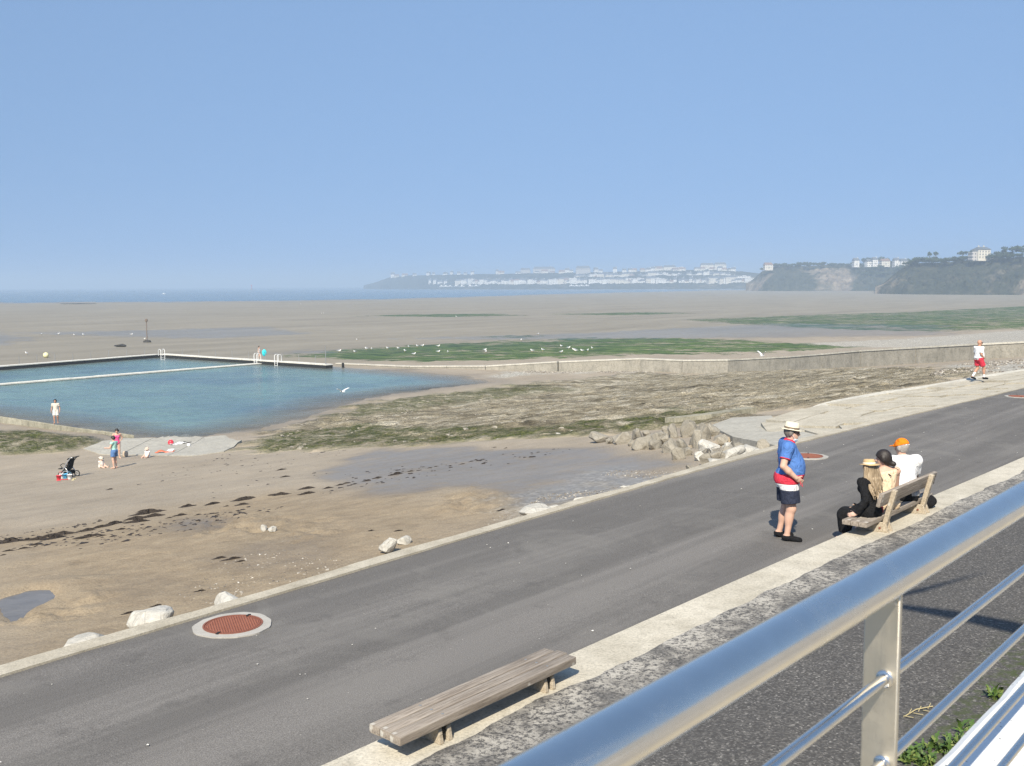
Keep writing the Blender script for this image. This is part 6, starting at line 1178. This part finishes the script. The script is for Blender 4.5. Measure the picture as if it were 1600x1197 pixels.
for kd, x, y, d, sx, sz, lb in [(5, 850, 428.5, 2840, 1.8, 1.15, 'long grey barrack-like block on the far skyline'), (5, 801 + 20, 428, 2860, .8, .9, 'shorter grey block beside the long barrack-like block'), (5, 911, 430, 2700, 1.1, 1.35, 'tall grey building on the far skyline'), (3, 1028, 424.5, 2640, 1.1, 1., 'cream terrace at the start of the upper town row'), (3, 1046, 424, 2630, 1.2, 1.1, 'cream terrace in the middle of the upper town row'), (4, 1062, 423.5, 2620, 1.1, 1., 'white flat-roofed block in the upper town row'), (3, 1105, 421.5, 2580, 1.3, 1.2, 'tall cream terrace at the top of the upper town'), (3, 1125, 421.5, 2570, 1.1, 1.3, 'tallest cream block of the upper town'), (4, 1034, 433.5, 2520, 1.4, 1.15, 'white block stepped below the upper town row'), (4, 1157, 438.5, 2360, 2.0, 1.1, 'white banded building beside the middle headland'), (4, 992, 439.5, 2440, 2.1, .75, 'long low white hall in the lower town'), (3, 700+24, 443, 2830, 1., .9, 'cream building at the edge of the lower town'), (0, 614, 433, 3280, 1.2, 1.6, 'white lookout house on the tip of the far headland')]: put_house(kd, x, y, d, lb, None, sx, sz, 0.)
for x, y, kd, lb in [(1337, 414, 1, 'white house half hidden at the quarry edge'), (1358, 413.5, 0, 'white gabled house among trees on the middle headland'), (1366, 413, 1, 'tall white house beside the white gabled house'), (1382, 413.5, 2, 'cream house with tiled roof on the middle headland'), (1400, 414, 1, 'narrow white house near the dark thicket'), (1411, 413, 0, 'white house just behind the near headland'), (1200, 419, 2, 'small cream house at the tip of the middle headland')]: put_house(kd, x, y, topd(CL2, x)-35, lb, None, .9, .85, .1)
# the villa
def villa():
    d = 985; q = at_d(1533, 404.5, d); e = empty('villa', q, .15); tag(e, 'pale square villa with slate roof on the near headland', 'house'); wm = plain('villa_render', (.62, .58, .48), .85); mb = MB(); mb.box((0, 0, 3.4), (12.5, 10, 10.8)); mb.build('wall', wm, e)
    mb = MB(); mb.add([(-7, -5.7, 8.8), (7, -5.7, 8.8), (7, 5.7, 8.8), (-7, 5.7, 8.8), (-3.6, -1, 11.3), (3.6, -1, 11.3), (3.6, 1, 11.3), (-3.6, 1, 11.3)], [(3, 2, 1, 0), (4, 5, 6, 7), (0, 1, 5, 4), (1, 2, 6, 5), (2, 3, 7, 6), (3, 0, 4, 7)]); r = mb.build('roof', ROOFS[0], e)
    for x in (-3, 2.2): mb = MB(); mb.box((x, 0, 11.6), (1., .8, 2.2)); mb.build('chimney', wm, r)
    for zi in range(3):
        for xi in range(4): mb = MB(); mb.box((-4.5+xi*3, -5.03, 1.4+zi*2.7), (1.05, .12, 1.7)); mb.build('window', ROOFS[0], e)
    mb = MB(); mb.box((-8.6, 1, 2.2), (5, 7, 8)); mb.build('wing', WALLS[2], e); mb = MB(); mb.box((9.5, -1, .2), (7, 5, 3.4)); mb.build('terrace_wall', wm, e)
villa()
# boats, beacon
def boat():
    e = empty('moored_boat'); mb = MB(); V = []
    for x, b in ((-4, 1.2), (-1, 1.5), (2, 1.2), (4.2, .05)): V += [(x, -b, 1.1+.05*max(0, x)), (x, -b*.6, 0), (x, b*.6, 0), (x, b, 1.1+.05*max(0, x))]
    mb.add(V, [(i*4+j, (i+1)*4+j, (i+1)*4+(j+1) % 4, i*4+(j+1) % 4) for i in range(3) for j in range(4)]+[(0, 1, 2, 3), (15, 14, 13, 12)]); mb.build('hull', WHP, e); mb = MB(); mb.box((-.4, 0, 1.7), (2.8, 1.7, 1.3), None, .85); mb.build('cabin', WHP, e); mb = MB(); mb.tube([(.5, 0, 1.), (.5, 0, 8.5)], .09, 6); mb.build('mast', MAT_ALU, e); return e
b0 = boat(); first = True
for x, y in [(690, 448.2), (697, 448), (704, 448.2), (713, 447.8), (722, 448), (735, 447.6), (744, 447.4), (893, 447.2), (901, 447.4), (909, 447.2), (917, 447.0), (256, 459.5)]:
    o = b0 if first else copy_tree(b0); first = False; q = at_z(x, y, SEA) if x < 300 else at_d(x, y, 2150); o.location = (q[0], q[1], SEA-.3) if x < 300 else (q[0], q[1], SEA+.3); 
    if x > 300: o.location = (q[0], q[1], q[2])
    o.rotation_euler = (0, 0, random.uniform(-.5, .5)); tag(o, 'white boat moored off the lower town' if x > 300 else 'lone white boat far out on the open sea', 'boat', 'boats moored off the town' if x > 300 else None); sc = 1.3 if x > 300 else .8; o.scale = (sc, sc, sc)
q = at_d(393, 448.2, 3000); e = empty('channel_beacon', (q[0], q[1], SEA)); tag(e, 'small dark channel beacon standing in the open sea', 'beacon'); mb = MB(); mb.lathe([(4.5, -1), (3.5, 3), (1., 4.)], 12); mb.build('base', MAT_RUSTY, e); mb = MB(); mb.lathe([(1., 3.5), (.7, 11), (1.8, 11.5), (1.8, 14), (.2, 15.5)], 10); mb.build('tower', REDP, e)
for x, y, L in [(125, 475, 30), (900, 455.5, 60), (985, 453.5, 45), (1330, 450.5, 40), (1400, 451, 60), (1480, 451, 50), (1560, 451.5, 60)]:
    q = on_ground(x, y); me = rock_mesh('reef', int(x), (L, 14, 1.5 if x < 1300 else 2.6), MAT_DKROCK, 22); o = bpy.data.objects.new('reef', me); link(o); o.location = (q[0], q[1], q[2]); o.rotation_euler = (0, 0, random.uniform(-.1, .1)); tag(o, 'low dark reef of rocks on the distant tidal flat', 'reef', 'reefs on the distant flat')

# ------------------------------------------------------------------ made-up pole and ribbon, added out of view to shade the apron
def shadow_pole():
    hgt = 7.6; up = SUNV*(hgt/SUNV.z); P0 = [at_z(1690, 1012, .29), at_z(1600, 985, .29), at_z(1500, 962, .29), at_z(1400, 944, .29), at_z(1385, 932, .29), at_z(1440, 920, .29), at_z(1540, 893, .29)]
    hs = [.52, .46, .34, .16, .10, .14, .015]; b = Vector(P0[0])+up; V = []
    e = empty('shadow_pole', (b.x, b.y, 2.35)); tag(e, 'made-up white pole with a long ribbon, added on the terrace to shade the apron', 'shadow_pole')
    mb = MB(); mb.tube([(0, 0, 0), (0, 0, b.z-2.35+.9)], [.045, .03], 12); mb.build('mast', MAT_WMETAL, e, True); mb = MB(); mb.ball((0, 0, b.z-2.35+.93), .06, 12, 8); mb.build('finial', MAT_WMETAL, e, True); mb = MB(); mb.lathe([(.16, 0), (.16, .02), (.07, .05), (.06, .16)], 16); mb.build('base_plate', MAT_WMETAL, e)
    for q, h in zip(P0, hs): c = Vector(q)+up-Vector(e.location); V += [c+Vector((0, 0, h/2)), c-Vector((0, 0, h/2))]
    o = mesh_obj('shadow_ribbon', V, [(i*2, i*2+1, i*2+3, i*2+2) for i in range(len(P0)-1)], cloth('blue_shadow_ribbon', (.10, .16, .4)), e); o.modifiers.new('s', 'SOLIDIFY').thickness = .004  # ribbon shaped back from the wanted shadow outline along the sun direction
shadow_pole()

# ------------------------------------------------------------------ sea haze
mh = bpy.data.materials.new('sea_haze'); mh.use_nodes = True; nt = mh.node_tree; nt.nodes.clear(); out = nt.nodes.new('ShaderNodeOutputMaterial'); pv = nt.nodes.new('ShaderNodeVolumePrincipled')
pv.inputs['Color'].default_value = (.52, .65, .80, 1); pv.inputs['Density'].default_value = .00046; pv.inputs['Anisotropy'].default_value = .0; nt.links.new(pv.outputs[0], out.inputs['Volume'])
mb = MB(); mb.box((0, 0, 25.5), (30000, 30000, 70)); hz_ = mb.build('haze', mh); tag(hz_, 'thin pale sea haze over the bay', None, None, 'stuff')
